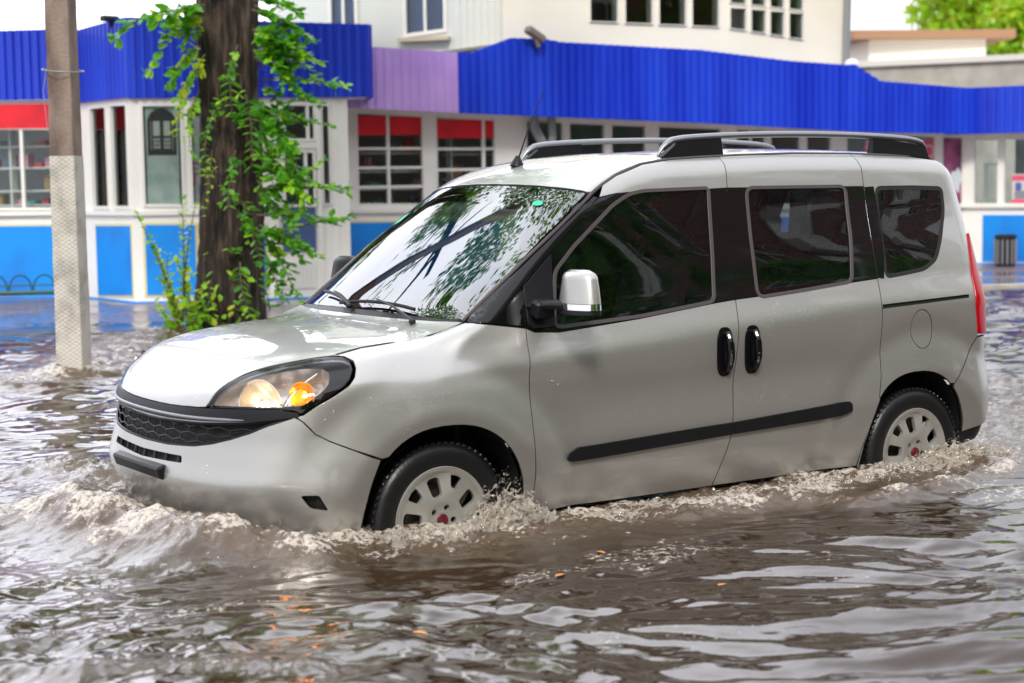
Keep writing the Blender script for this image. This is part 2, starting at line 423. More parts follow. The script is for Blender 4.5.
def panel(name, kind, outline, mat, parent, holes=(), off=0.0, depth=.014, res=.03, gap=.003, sides=(1,)):
    V, F, N, nf = panel_mesh(kind, outline, holes, off, depth, res, gap)
    r = []
    for s in sides:
        if s == 1: r.append(from_data(name, V, F, mat, parent, N))
        else:
            r.append(from_data(name, [(v[0], -v[1], v[2]) for v in V], [f[::-1] for f in F], mat, parent, [(n[0], -n[1], n[2]) for n in N]))
    for o in r:
        if nf < len(F) and mat is PAINT:
            o.data.materials.append(SEAL_SHADE); o.data.polygons.foreach_set('material_index', [0]*nf+[1]*(len(F)-nf))  # walls inside the panel gaps coloured near black, seam shade put into the colour
    return r
# ---- the van --------------------------------------------------------------------------------------
van = empty('van', (1.35, 0, .02), 'silver passenger van with roof rails driving through deep flood water', 'van')
def se_arch(cx, cz, rx, rz, n=2.35, k=40, z0=.2):
    t = np.linspace(math.pi+.45, -.45, k)
    c, s = np.cos(t), np.sin(t)
    x = cx+rx*np.sign(c)*np.abs(c)**(2/n); z = cz+rz*np.sign(s)*np.abs(s)**(2/n)
    return np.stack([x, z], 1)
FA = se_arch(-.043, .335, .372, .396); RA = se_arch(2.632, .345, .345, .405)
A_of = lambda p: np.array(p, float)
BOT = .22
Bs = [(1.642, 1.757), (1.622, 1.651), (1.581, 1.393), (1.538, 1.135), (1.505, .955), (1.478, .78), (1.468, .656), (1.458, .549), (1.427, .46), (1.386, .332)]
Cs = [(2.503, 1.736), (2.492, 1.648), (2.457, 1.413), (2.434, 1.204), (2.416, 1.077), (2.398, .85), (2.389, .745)]
def top_z(x, a):
    P, b = shoot(np.array([[x, -a, 3.]]), np.array([[0., 0, -1]]), 0, 3, 200); return float(P[0, 2])
DX = [.862, .93, 1.02, 1.18, 1.35, 1.55, 1.8, 2.1, 2.5, 2.9, 3.08]
DA = [.668, .650, .630, .602, .588, .580, .578, .577, .575, .570, .560]
DITCH = [(x, a, top_z(x, a)) for x, a in zip(DX, DA)]
ditch_side = [(x, z) for x, a, z in DITCH]
def ds_at(x): return (x, float(np.interp(x, [p[0] for p in ditch_side], [p[1] for p in ditch_side])))
SHUT = [(-.44, .700, None), (-.31, .690, None), (-.17, .688, None), (0., .70, None), (.149, .735, None)]
SHUT = [(x, a, top_z(x, a)) for x, a, _ in SHUT]
dfront = [(.887, 1.621), (.751, 1.531), (.599, 1.416), (.43, 1.272), (.402, 1.093), (.376, .895), (.372, .69), (.373, .584), (.377, .422), (.384, .318)]
btop = [(.887, 1.621), (.98, 1.636), (1.117, 1.643), (1.524, 1.648)]
# windows (x, z)
G1 = rnd([(.551, 1.088), (.598, 1.31), (.715, 1.413), (.952, 1.580), (1.05, 1.626), (1.13, 1.640), (1.495, 1.647), (1.503, 1.64), (1.450, 1.35), (1.412, 1.155), (1.0, 1.112)], .03)
G2 = rnd([(1.742, 1.645), (2.362, 1.643), (2.320, 1.417), (2.262, 1.205), (1.929, 1.178), (1.677, 1.160), (1.705, 1.412)], .035)
G3 = rnd([(2.572, 1.640), (2.82, 1.640), (3.06, 1.632), (3.036, 1.52), (2.946, 1.373), (2.873, 1.28), (2.773, 1.236), (2.640, 1.222), (2.492, 1.209), (2.53, 1.42)], .035)
# front wing
arch_f = [tuple(p) for p in FA]
wing_out = [(x, z) for x, a, z in SHUT]+[(.165, 1.122), (.262, 1.108), (.402, 1.088), (.376, .895), (.372, .69), (.373, .584), (.377, .422), (.384, .30), (.384, BOT)]
af = [p for p in arch_f if p[0] > -.32 or p[1] > .635]
af = [p for p in af if p[0] < .37][::-1]
af = [(min(p[0], .36), p[1]) for p in af if p[1] > BOT]
wing_out += [(af[0][0], BOT)]+af
wing_out += [(-.35, .628), (-.46, .672), (-.535, .706), (-.587, .736), (-.63, .787), (-.655, .807), (-.628, .812), (-.58, .845), (-.513, .880), (-.447, .918), (-.415, .947), (-.392, .98), (-.384, 1.004), (-.40, 1.018)]
# bumper: front face wrapped round the nose, in (1.5*angle, z)
def side_to_cyl(pts):
    P, N = lift('side', np.array(pts)); return [(float(math.atan2(-p[1], AX-p[0])*1.5), float(p[2])) for p in P]
arch_b = side_to_cyl([(-.352, .625), (-.385, .545), (-.405, .47), (-.415, .40), (-.415, .30), (-.41, BOT)])
half = [(.0, .815), (.27, .818), (.456, .822), (.673, .825), (.81, .820), (.849, .805), (.877, .787), (.92, .736), (.972, .706), (1.053, .672)]+arch_b
bump_out = half+[(-a, z) for a, z in half[::-1]][:-1]
gh = [(.0, .757), (.123, .758), (.43, .768), (.713, .785), (.842, .802), (.745, .769), (.683, .742), (.60, .715), (.507, .691), (.406, .674), (.22, .662), (.0, .658)]
grille_o = gh+[(-a, z) for a, z in gh[::-1]][1:-1]
slot_o = rnd([(-.335, .627), (.0, .620), (.335, .627), (.342, .604), (.0, .592), (-.342, .604)], .008)
fog_o = rnd([(.872, .500), (.935, .500), (.960, .44), (.90, .452)], .01)
fog_l = [(-a, z) for a, z in fog_o]
bumper = panel('front_bumper', 'cyl', bump_out, PAINT, van, holes=[grille_o, slot_o, fog_o, fog_l], res=.018, gap=.003)[0]
gr = panel('grille', 'cyl', [(a*1.0, z) for a, z in offset_poly(grille_o, -.006)], SEAL_SHADE, van, off=-.035, depth=0, gap=0, res=.05)[0]
panel('lower_grille', 'cyl', offset_poly(slot_o, -.006), SEAL_SHADE, van, off=-.03, depth=0, gap=0, res=.05)
for t in np.linspace(-.30, .30, 7):
    b = MB(); P, N = lift('cyl', np.array([(t, .588), (t, .630)]), -.016); b.tube(P, .008, 6); b.build('grille_slat', PLASTIC, van)
for s in (1, -1):
    panel('fog_recess', 'cyl', offset_poly(fog_o if s > 0 else fog_l, -.006), SEAL_SHADE, van, off=-.03, depth=0, gap=0, res=.05)
# honeycomb of the grille
b = MB()
cw, chh = .118, .031
edges = set()
gpoly = np.array(offset_poly(grille_o, .004))
def hexpts(i, j):
    cx = (i+.5*(j % 2))*cw; cz = .645+j*chh
    w2, h2 = cw*.5, chh*.5
    return [(cx-w2*.62, cz+h2), (cx+w2*.62, cz+h2), (cx+w2*1.0, cz), (cx+w2*.62, cz-h2), (cx-w2*.62, cz-h2), (cx-w2*1.0, cz)]
for i in range(-9, 10):
    for j in range(0, 6):
        cx = (i+.5*(j % 2))*cw; cz = .645+j*chh; w2, h2 = cw*.5, chh*.62
        hp = [(cx-w2, cz-h2*.45), (cx-w2, cz+h2*.45), (cx, cz+h2), (cx+w2, cz+h2*.45)]
        for k in range(3):
            q = dens([hp[k], hp[k+1]], .02, False)
            q = q[inside(q, gpoly)]
            if len(q) > 1:
                P, N = lift('cyl', q, -.012); b.tube(P, .0042, 6, caps=False)
P, N = lift('cyl', dens(offset_poly(grille_o, .002), .02), -.006)
b.tube(list(P)+[P[0]], .006, 6, caps=False)
b.build('grille_mesh', PLASTIC, gr)
# black bar over the grille with a bright lip
barh_t = [(.0, .814), (.2, .815), (.456, .823), (.673, .832), (.79, .832), (.862, .819)]
barh_b = [(.862, .806), (.713, .788), (.43, .776), (.2, .768), (0, .767)]
bar = np.array(barh_t+barh_b); bar_o = np.concatenate([bar, (bar*[-1, 1])[::-1][1:-1]])
br_ = panel('grille_bar', 'cyl', bar_o, PLASTIC, van, off=.007, depth=.03, gap=0, res=.025)[0]
b = MB(); t = np.linspace(-.66, .66, 60); P, N = lift('cyl', np.stack([t, .781+.012*np.abs(t)**2*2], 1), .009)
b.tube(P, [.002+.0045*min(1, (1-abs(q)/.66)*8) for q in t], 8); b.build('bright_strip', SILVERP, br_)
# number plate bracket low on the bumper
b = MB(); b.box((-.975, .0, .552), (.045, .50, .055), Matrix.Rotation(math.radians(-20), 3, 'Y'), .008)
b.build('plate_holder', PLASTIC, van)
# bonnet
hl_top = [(-.868, .468), (-.84, .480), (-.80, .497), (-.735, .53), (-.66, .585), (-.58, .633), (-.51, .668), (-.44, .700)]
bn = []
P, N = lift('cyl', np.array([(0, .817), (.1, .817), (.2, .818), (.3, .821), (.4, .825), (.45, .829)]), 0)
bn += [((p[0]+p[2])*.70711, -p[1]) for p in P]
hz = [.852, .90, .93, .955, .982, 1.002, 1.014, 1.024]
for (x, a), z in zip(hl_top[0:], hz): bn.append(((x+z)*.70711, a+.0))
for x, a, z in SHUT[1:]: bn.append(((x+z)*.70711, a))
# rear edge
for a in (.735, .6, .45, .3, .15, 0):
    x = .0+.15*(a/.735)**2 if a else .0
    z = top_z(x, max(a, .001)); bn.append(((x+z)*.70711, a))
bn = np.array(bn); bn[:, 1] *= -1
bn_o = np.concatenate([bn, (bn*[1, -1])[::-1][1:-1]])
bonnet = panel('bonnet', 'obl', bn_o, PAINT, van, res=.024)[0]
# cowl and windscreen
def obl(x, a, z): return ((x+z)*.70711, -a)
def row(x0, k, avals, tz=None): return [obl(x0+k*a*a, a, top_z(x0+k*a*a, max(a, .001))) for a in avals]
av = [.705, .6, .45, .3, .15, 0]
cow_f = row(.002, .28, av); cow_r = row(.050, .25, av[::-1])
q = np.array(cow_f+cow_r); cow_o = np.concatenate([q[:6], (q[:6]*[1, -1])[::-1][1:], (q[6:]*[1, -1])[::-1], q[6:][1:]])
panel('cowl', 'obl', cow_o, PLASTIC, van, off=-.006, depth=.02, res=.04, gap=.001)
wl = row(.035, .235, [0, .15, .3, .45, .6, .69])
sd_ = [obl(.16+.0*0, .712, 1.133), obl(.351, .705, 1.271), obl(.509, .700, 1.389), obl(.676, .688, 1.507), obl(.838, .664, 1.620)]
wt = row(.735, .25, [.655, .6, .45, .3, .15, 0])
q = np.array(wl+sd_+wt); ws_o = np.concatenate([q, (q*[1, -1])[::-1][1:-1]])
ws = panel('windscreen', 'obl', ws_o, WS_GLASS, van, off=-.004, depth=0, res=.035, gap=.004)[0]
# black frit band and seal round the windscreen
inner = offset_poly(dens(ws_o, .04), .028)
panel('windscreen_border', 'obl', ws_o, GLOSSB, ws, holes=[inner], off=-.008, depth=.0, gap=.001, res=.03)
# roof
rt = [(.735+.25*a*a, -a) for a in (0, .15, .3, .45, .6, .66)]+[(x, -a) for x, a, z in DITCH]+[(3.10, -.5), (3.12, -.3), (3.13, 0)]
rt = np.array(rt); rt_o = np.concatenate([rt, (rt*[1, -1])[::-1][1:-1]])
roof = panel('roof', 'top', rt_o, PAINT, van, gap=.006, res=.04, depth=.02)[0]
for s in (-1, 1):
    b = MB(); L = [(.16, .716, 1.128), (.25, .712, 1.197), (.351, .709, 1.271), (.509, .704, 1.389), (.676, .692, 1.507), (.838, .668, 1.620)]+DITCH
    b.tube([(x, s*a, z-.004) for x, a, z in L], .0085, 6, up=Vector((0, 0, 1))); b.build('roof_gutter_strip', RUBBER, roof)
SIDES = (1, -1)
for s in SIDES:
    w_ = panel('front_wing', 'side', wing_out, PAINT, van, res=.013, sides=(s,))[0]
    # A pillar cover
    pil = [(.862, 1.628), (.887, 1.621), (.751, 1.531), (.599, 1.416), (.43, 1.272), (.402, 1.093), (.262, 1.112), (.160, 1.126), (.351, 1.271), (.509, 1.389), (.676, 1.507)]
    panel('windscreen_pillar', 'side', pil, GLOSSB, van, off=.001, res=.014, sides=(s,))
    # front door
    low = [(.402, 1.088), (.44, 1.070), (.564, 1.063), (.76, 1.078), (.988, 1.096), (1.403, 1.140), (1.538, 1.151)]+Bs[4:]+[(1.386, .318)]+dfront[::-1][:-5]
    fd = panel('front_door', 'side', low, PAINT, van, res=.019, sides=(s,))[0]
    up = btop+[(1.622, 1.651), (1.642, 1.757), (1.640, ds_at(1.64)[1]-.004)]+[(x, z-.004) for x, z in ditch_side[::-1] if .89 < x < 1.6]
    panel('upper_door_frame', 'side', up, PAINT, fd, res=.03, sides=(s,))
    bz = btop+[(1.622, 1.651), (1.581, 1.393), (1.538, 1.151), (1.403, 1.140), (.988, 1.096), (.76, 1.078), (.564, 1.063), (.44, 1.070), (.402, 1.093), (.43, 1.272), (.599, 1.416), (.751, 1.531)]
    panel('black_window_frame', 'side', bz, GLOSSB, fd, holes=[G1], off=-.002, res=.03, gap=.002, sides=(s,))
    panel('window_seal', 'side', offset_poly(dens(G1, .02), -.013), RUBBER, fd, holes=[offset_poly(dens(G1, .02), .001)], off=.003, depth=.012, gap=0, res=.02, sides=(s,))
    panel('door_window', 'side', G1, SIDE_GLASS, fd, off=-.006, depth=0, gap=0, res=.05, sides=(s,))
    # sliding door
    low = [(1.538, 1.151), (1.74, 1.162), (1.926, 1.172), (2.15, 1.188), (2.434, 1.207)]+Cs[4:]+[(2.365, .638), (2.30, .50), (2.275, .40), (2.268, .318), (1.386, .318)]+Bs[::-1][:6]
    sdn = panel('sliding_door', 'side', low, PAINT, van, res=.019, sides=(s,))[0]
    up = [(1.622, 1.651), (1.824, 1.650), (2.492, 1.646), (2.503, 1.736), (2.49, ds_at(2.49)[1]-.004)]+[(x, z-.004) for x, z in ditch_side[::-1] if 1.66 < x < 2.48]+[(1.640, ds_at(1.64)[1]-.004), (1.642, 1.757)]
    panel('upper_door_frame', 'side', up, PAINT, sdn, res=.03, sides=(s,))
    bz = [(1.622, 1.651), (1.824, 1.650), (2.492, 1.646), (2.457, 1.413), (2.434, 1.207), (2.15, 1.188), (1.926, 1.172), (1.74, 1.162), (1.538, 1.151), (1.581, 1.393)]
    panel('black_window_frame', 'side', bz, GLOSSB, sdn, holes=[G2], off=-.002, res=.03, gap=.002, sides=(s,))
    panel('window_seal', 'side', offset_poly(dens(G2, .02), -.013), RUBBER, sdn, holes=[offset_poly(dens(G2, .02), .001)], off=.003, depth=.012, gap=0, res=.02, sides=(s,))
    panel('door_window', 'side', G2, REAR_GLASS, sdn, off=-.006, depth=0, gap=0, res=.05, sides=(s,))
    # rear quarter
    ra = [tuple(p) for p in RA if p[1] > .50 or p[0] < 2.7]
    ra = [p for p in ra if p[1] > .25]
    q1 = [(2.492, 1.646), (2.503, 1.736), (2.49, ds_at(2.49)[1]-.004)]+[(x, z-.004) for x, z in ditch_side if 2.5 < x < 3.05]+[(3.10, 1.770), (3.17, 1.72), (3.205, 1.62), (3.19, 1.45), (3.155, 1.34), (3.105, 1.20), (3.075, 1.05), (3.085, .92), (3.085, .892), (2.985, .774), (2.89, .672)]
    rb = [tuple(p) for p in RA][::-1]
    rb = [p for p in rb if p[1] > .3 and not (p[0] > 2.7 and p[1] < .665)]
    q1 += rb+[(2.285, .30), (2.272, .318), (2.277, .40), (2.302, .50), (2.365, .638)]+Cs[::-1][:-2]+[(2.475, 1.53)]
    # black C pillar band belongs to the quarter behind the seam
    flap_o = [(2.685+.075*math.cos(t), .952+.094*math.sin(t)) for t in np.linspace(0, 2*math.pi, 28, endpoint=False)]
    slot_r = [(2.424, 1.082), (3.036, 1.101), (3.032, 1.088), (2.421, 1.066)]
    cz = [(2.492, 1.646), (2.56, 1.648), (2.55, 1.50), (2.515, 1.32), (2.478, 1.202), (2.434, 1.207), (2.457, 1.413)]
    qp = panel('rear_quarter', 'side', q1, PAINT, van, holes=[offset_poly(dens(G3, .02), -.005), flap_o, slot_r], res=.017, sides=(s,))[0]
    panel('black_pillar_cover', 'side', cz, GLOSSB, qp, off=.003, depth=.01, res=.03, sides=(s,))
    panel('quarter_window', 'side', G3, REAR_GLASS, qp, off=-.004, depth=.01, gap=0, res=.05, sides=(s,))
    panel('window_seal', 'side', offset_poly(dens(G3, .02), -.006), SEAL_SHADE, qp, holes=[offset_poly(dens(G3, .02), .012)], off=-.002, depth=.012, gap=0, res=.02, sides=(s,))
    panel('door_track', 'side', offset_poly(slot_r, -.004), SEAL_SHADE, qp, off=-.012, depth=0, gap=0, res=.03, sides=(s,))
    if s == 1: panel('fuel_flap', 'side', flap_o, PAINT, qp, off=-.001, gap=.0025, res=.02, sides=(s,))
    else: panel('fuel_flap', 'side', flap_o, PAINT, qp, off=0, gap=.0, res=.03, sides=(s,))
    # rear bumper end and its black foot
    rb2 = [(3.085, .888), (2.985, .770), (2.888, .668)]+[tuple(p) for p in RA if p[0] > 2.7 and .42 < p[1] < .665]+[(2.975, .42), (3.24, .46), (3.30, .60), (3.30, .86), (3.2, .89)]
    panel('rear_bumper', 'side', rb2, PAINT, van, res=.02, sides=(s,))
    panel('bumper_foot', 'side', [(2.968, .42), (2.965, .345), (3.12, .36), (3.22, .452)], PLASTIC, van, off=-.012, res=.03, sides=(s,))
    # sill strip
    panel('sill', 'side', [(.384, .314), (1.3, .314), (2.268, .314), (2.27, .235), (.38, .235)], PAINT, van, off=-.022, depth=.01, res=.05, sides=(s,))
    # side mouldings on both doors, split at the seam
    m1 = rnd([(.553, .530), (.560, .553), (.612, .578), (1.272, .603), (1.462, .608), (1.457, .553), (1.274, .546), (.606, .518), (.57, .518)], .008)
    m2 = rnd([(1.462, .608), (2.131, .641), (2.180, .641), (2.198, .628), (2.198, .592), (2.134, .576), (1.457, .553)], .008)
    panel('side_moulding', 'side', m1, PLASTIC, fd, off=.016, depth=.02, gap=.002, res=.02, sides=(s,))
    panel('side_moulding', 'side', m2, PLASTIC, sdn, off=.016, depth=.02, gap=.002, res=.02, sides=(s,))
    # door handles
    for cx, par in ((1.428, fd), (1.590, sdn)):
        el = [(cx+.046*np.sign(math.cos(t))*abs(math.cos(t))**.7+.004*math.sin(t), .925+.108*np.sign(math.sin(t))*abs(math.sin(t))**.7) for t in np.linspace(0, 2*math.pi, 32, endpoint=False)]
        h = panel('door_handle', 'side', el, GLOSSB, par, off=.006, depth=.01, gap=0, res=.02, sides=(s,))[0]
        P, N = lift('side', np.array([(cx+.004, .925+t) for t in (-.085, -.06, -.03, 0, .03, .06, .085)]), .018)
        P = [(p[0], p[1]*(1 if s == 1 else -1), p[2]) for p in (P+N*np.array([[0], [.012], [.020], [.022], [.020], [.012], [0]]))]
        b = MB(); b.tube(P, [.012, .015, .016, .016, .016, .015, .012], 10, flat=1.0); b.build('handle_grip', GLOSSB, h)
    # tail lamp (wraps the corner)
    tl = [(3.155, 1.335), (3.19, 1.40), (3.25, 1.38), (3.27, 1.2), (3.262, 1.0), (3.23, .90), (3.086, .905), (3.077, 1.05), (3.107, 1.20)]
    panel('tail_light', 'side', tl, RED_LENS, van, off=.010, depth=.02, gap=.002, res=.02, sides=(s,))
# tailgate
ro = rnd([(-.66, .62), (.66, .62), (.70, .9), (.68, 1.3), (.60, 1.72), (-.60, 1.72), (-.68, 1.3), (-.70, .9)], .06)
rw = rnd([(-.58, 1.17), (.58, 1.17), (.52, 1.62), (-.52, 1.62)], .05)
tg = panel('tailgate', 'rear', ro, PAINT, van, holes=[rw], res=.05)[0]
panel('rear_window', 'rear', rw, REAR_GLASS, tg, off=-.004, depth=0, gap=0, res=.06)
panel('rear_bumper', 'rear', rnd([(-.78, .34), (.78, .34), (.80, .60), (-.80, .60)], .04), PAINT, van, res=.05)
panel('roof_end', 'rear', [(-.56, 1.735), (.56, 1.735), (.5, 1.785), (-.5, 1.785)], PAINT, van, res=.04)
# dark inner shell added behind every gap, its black standing in for shade
sh = [(-.60, .30), (-.60, .78), (-.42, .93), (-.36, .99), (-.1, 1.04), (.15, 1.09), (.40, 1.26), (.70, 1.48), (.90, 1.60), (1.1, 1.67), (1.4, 1.69), (3.0, 1.69), (3.08, 1.6), (3.10, 1.3), (3.08, .9), (3.1, .45), (3.0, .25), (.2, .22)]
fa_h = [tuple(p) for p in se_arch(-.043, .335, .38, .404)]
hol = [offset_poly(np.array([p for p in fa_h if p[1] > .23]), 0), np.array([p for p in [tuple(q) for q in se_arch(2.632, .345, .352, .412)] if p[1] > .27])]
panel('inner_shell', 'side', sh, SEAL_SHADE, van, holes=hol+[G1, G2, G3], off=-.022, depth=0, gap=0, res=.06, sides=SIDES)
q = [(0, .84), (.45, .84), (.85, .80), (.98, .68), (1.02, .5), (1.0, .25), (0, .25)]
panel('inner_nose', 'cyl', q+[(-a, z) for a, z in q[::-1]][1:-1], SEAL_SHADE, van, off=-.045, depth=0, gap=0, res=.06)
b = MB(); b.box((1.3, 0, .30), (3.6, 1.1, .03)); b.box((.12, 0, .65), (.02, 1.45, .75)); b.build('floor_pan', SEAL_SHADE, van)
# wheel housings
for cx, (rx, rz), arcp in ((-.043, (.385, .41), 0), (2.632, (.36, .42), 1)):
    for s in (-1, 1):
        pts = [p for p in se_arch(cx, .34, rx, rz, z0=0)]
        V = []; F = []
        for i, p in enumerate(pts):
            for yy in (.865, .60): V.append((p[0], s*yy, p[1]))
        for i in range(len(pts)-1): F.append((2*i, 2*i+1, 2*i+3, 2*i+2))
        base = len(V); V += [(p[0], s*.60, p[1]) for p in pts]; F.append(tuple(range(base, len(V))))
        from_data('wheel_housing', V, F, SEAL_SHADE, van)
# wheels
def make_wheel(cx, cz, s, spin):
    wz = empty('wheel', (0, 0, 0), parent=van)
    c = (cx, s*.865, cz); ax = Vector((0, s, 0)); R = .318
    prof = [(.205, -.03), (.212, .0), (.235, .010), (.265, .013), (.290, .006), (.305, -.008), (.314, -.022), (R, -.045), (R, -.075), (R-.006, -.078), (R-.006, -.085), (R, -.088), (R, -.12), (R-.006, -.123), (R-.006, -.13), (R, -.133), (R, -.16), (.30, -.19), (.25, -.20), (.205, -.19)]
    b = MB(); b.lathe(prof, c, ax, 96)
    for k in range(64):        # shoulder blocks
        t = 2*math.pi*k/64; d = Vector((math.cos(t), 0, math.sin(t)))
        Rm = Matrix.Rotation(-t, 3, 'Y')
        b.box(Vector(c)+d*.3115+ax*(-.022), (.012, .034, .018), Rm, .003)
    b.build('tyre', TYRE, wz)
    # wheel cover with its openings
    o = [(.212*math.cos(t), .212*math.sin(t)) for t in np.linspace(0, 2*math.pi, 72, endpoint=False)]
    holes = []
    def sector(a, r1, r2, w1, w2, rd):
        ca, sa = math.cos(a), math.sin(a)
        q = [(r1, -w1), (r2, -w2), (r2+.006, 0), (r2, w2), (r1, w1)]
        return rnd([(x*ca-y*sa, x*sa+y*ca) for x, y in q], rd)
    for k in range(5):
        a = spin+k*2*math.pi/5
        holes.append(sector(a, .098, .172, .022, .030, .014))
        holes.append(sector(a+math.pi/5, .135, .182, .016, .030, .009))
    for k in range(5):
        a = spin+(k+.5)*2*math.pi/5
        holes.append([(.052*math.cos(a)+.0125*math.cos(t), .052*math.sin(a)+.0125*math.sin(t)) for t in np.linspace(0, 2*math.pi, 12, endpoint=False)])
    V2, F = tri2d(o, holes, .012)
    def zz(p):
        r = np.hypot(p[:, 0], p[:, 1])
        h = .004+.016*(1-sst(.07, .20, r))-.010*(1-sst(.045, .085, r))+.012*sst(.185, .205, r)
        th = np.arctan2(p[:, 1], p[:, 0])-spin
        h = h+.010*np.cos(5*th)*-1*sst(.08, .12, r)*(1-sst(.17, .20, r))*.6
        return h-.008
    Z = zz(V2); e = .002
    gx = (zz(V2+[e, 0])-zz(V2-[e, 0]))/(2*e); gy = (zz(V2+[0, e])-zz(V2-[0, e]))/(2*e)
    P = [(c[0]+x, c[1]+s*z, c[2]+y) for (x, y), z in zip(V2, Z)]
    N = [np.array((-a, s*1., -b_))/math.sqrt(1+a*a+b_*b_) for a, b_ in zip(gx, gy)]
    # walls of the openings
    cnt = set((f[i], f[(i+1) % 3]) for f in F for i in range(3)); be = [e_ for e_ in cnt if (e_[1], e_[0]) not in cnt]
    Fs = list(F); idx = {}; 
    for a, b_ in be:
        ids = []
        t = np.array(P[b_])-np.array(P[a]); n = np.cross(t, (0, s, 0)); n /= np.linalg.norm(n)
        if s < 0: n = n
        for q, dd in ((a, 0), (b_, 0), (b_, .018), (a, .018)):
            P.append((P[q][0], P[q][1]-s*dd, P[q][2])); N.append(n*(1 if s > 0 else 1)); ids.append(len(P)-1)
        Fs.append(tuple(ids))
    if s < 0: Fs = [f if i < len(F) else f for i, f in enumerate(Fs)]
    cov = from_data('wheel_cover', P, Fs, WHEELM, wz, None, True, 30)
    b = MB(); b.lathe([(.0, .012), (.012, .012), (.023, .010), (.026, .004), (.026, -.01)], c, ax, 24); b.build('hub_badge', HUBRED, wz)
    b = MB(); b.lathe([(.206, -.012), (.214, .004), (.219, .002), (.221, -.012)], c, ax, 72); b.build('cover_rim', WHEELM, wz)
    b = MB(); b.lathe([(.0, -.06), (.14, -.06), (.14, -.075), (.205, -.08), (.205, -.15)], c, ax, 40); b.lathe([(.0, -.035), (.05, -.035), (.055, -.06)], c, ax, 24)
    b.box(Vector(c)+ax*(-.05)+Vector((.10, 0, .08)), (.07, .05, .12), Matrix.Rotation(.6, 3, 'Y'), .008)
    b.build('brake_disc', mat('brake_metal', (.10, .09, .085), .5, .8) if 'brake_metal' not in bpy.data.materials else bpy.data.materials['brake_metal'], wz)
make_wheel(-.045, .342, -1, math.radians(31)); make_wheel(2.660, .346, -1, math.radians(100))
make_wheel(-.045, .342, 1, .3); make_wheel(2.660, .346, 1, .8)
# headlights
hlr = [(.457, .832), (.461, .851), (.487, .895), (.522, .936), (.61, .971), (.697, .996), (.789, 1.014), (.88, 1.021), (.942, 1.019), (.987, 1.005), (1.012, .982), (1.020, .95), (1.010, .922), (.971, .884), (.918, .848), (.872, .818), (.84, .832), (.772, .838), (.595, .838)]
lnr = rnd([(.478, .842), (.505, .885), (.553, .931), (.662, .963), (.791, .987), (.888, .988), (.935, .968), (.950, .928), (.932, .901), (.876, .852), (.8, .846), (.62, .846)], .015)
for s in SIDES:
    hl = panel('headlight', 'cyl', hlr, LENS, van, off=.0, depth=.0, gap=.003, res=.025, sides=(s,))[0]
    panel('headlight_surround', 'cyl', hlr, GLOSSB, hl, holes=[lnr], off=-.012, depth=.02, gap=.001, res=.025, sides=(s,))
    panel('headlight_backing', 'cyl', offset_poly(dens(lnr, .03), -.01), mat('lamp_backing', (.62, .57, .52), .18, .8) if 'lamp_backing' not in bpy.data.materials else bpy.data.materials['lamp_backing'], hl, off=-.085, depth=0, gap=0, res=.03, sides=(s,))
    P, N = lift('cyl', dens(lnr, .02), 0)
    for off1, off2 in ((-.012, -.085),):
        V = [tuple(p+n*off1) for p, n in zip(P, N)]+[tuple(p+n*off2) for p, n in zip(P, N)]; k = len(P)
        F = [(i, (i+1) % k, k+(i+1) % k, k+i) for i in range(k)]
        V = [(v[0], v[1]*s, v[2]) for v in V]; from_data('lamp_wall', V, F, bpy.data.materials['lamp_backing'], hl)
    def bowl(nm, th, z, rad, dep, m_, back=-.075, ax_dir=(-.93, -.30, .0), sx=1.0, watts=.55, lc=(1, .78, .5)):
        P, N = lift('cyl', np.array([(th, z)]), back); a = Vector(ax_dir).normalized(); a.y *= s
        b = MB(); b.lathe([(rad*t, dep*(t*t)) for t in (.12, .25, .4, .55, .7, .85, 1.0)]+[(rad*1.06, dep)], (P[0][0], P[0][1]*s, P[0][2]), a, 18)
        b.build(nm, m_, hl, smooth=False)
        ld = bpy.data.lights.new('lamp_light', 'POINT'); ld.energy = watts; ld.color = lc; ld.shadow_soft_size = .012; lo = bpy.data.objects.new('lamp_light', ld); link(lo, hl); lo.location = (P[0][0]+a.x*dep*.8, P[0][1]*s+a.y*dep*.8, P[0][2]+a.z*dep*.8)
        return Vector((P[0][0], P[0][1]*s, P[0][2])), a
    p, a = bowl('reflector_bowl', .690, .908, .098, .062, REFL, back=-.100, ax_dir=(-.86, -.46, .02))
    b = MB(); b.blob(p+a*.03, (.016, .016, .016), 12, 8); b.build('bulb', LAMP_E, hl)
    b = MB(); b.lathe([(.021, .05), (.024, .054), (.021, .06)], p, a, 20, closed=True); b.build('bulb_ring', CHROME, hl)
    p, a = bowl('indicator_bowl', .862, .925, .050, .055, AMB_R, back=-.062, ax_dir=(-.70, -.66, .05), watts=.12, lc=(1, .45, .08))
    b = MB(); b.blob(p+a*.022, (.010, .010, .016), 10, 6); b.build('indicator_bulb', AMBER, hl)
    b = MB(); Pq, Nq = lift('cyl', np.array([(.800, .852), (.815, .90), (.838, .95), (.865, .982)]), -.03)
    b.tube([(q_[0], q_[1]*s, q_[2]) for q_ in Pq], .010, 8, flat=.5); b.build('lamp_divider', CHROME, hl)
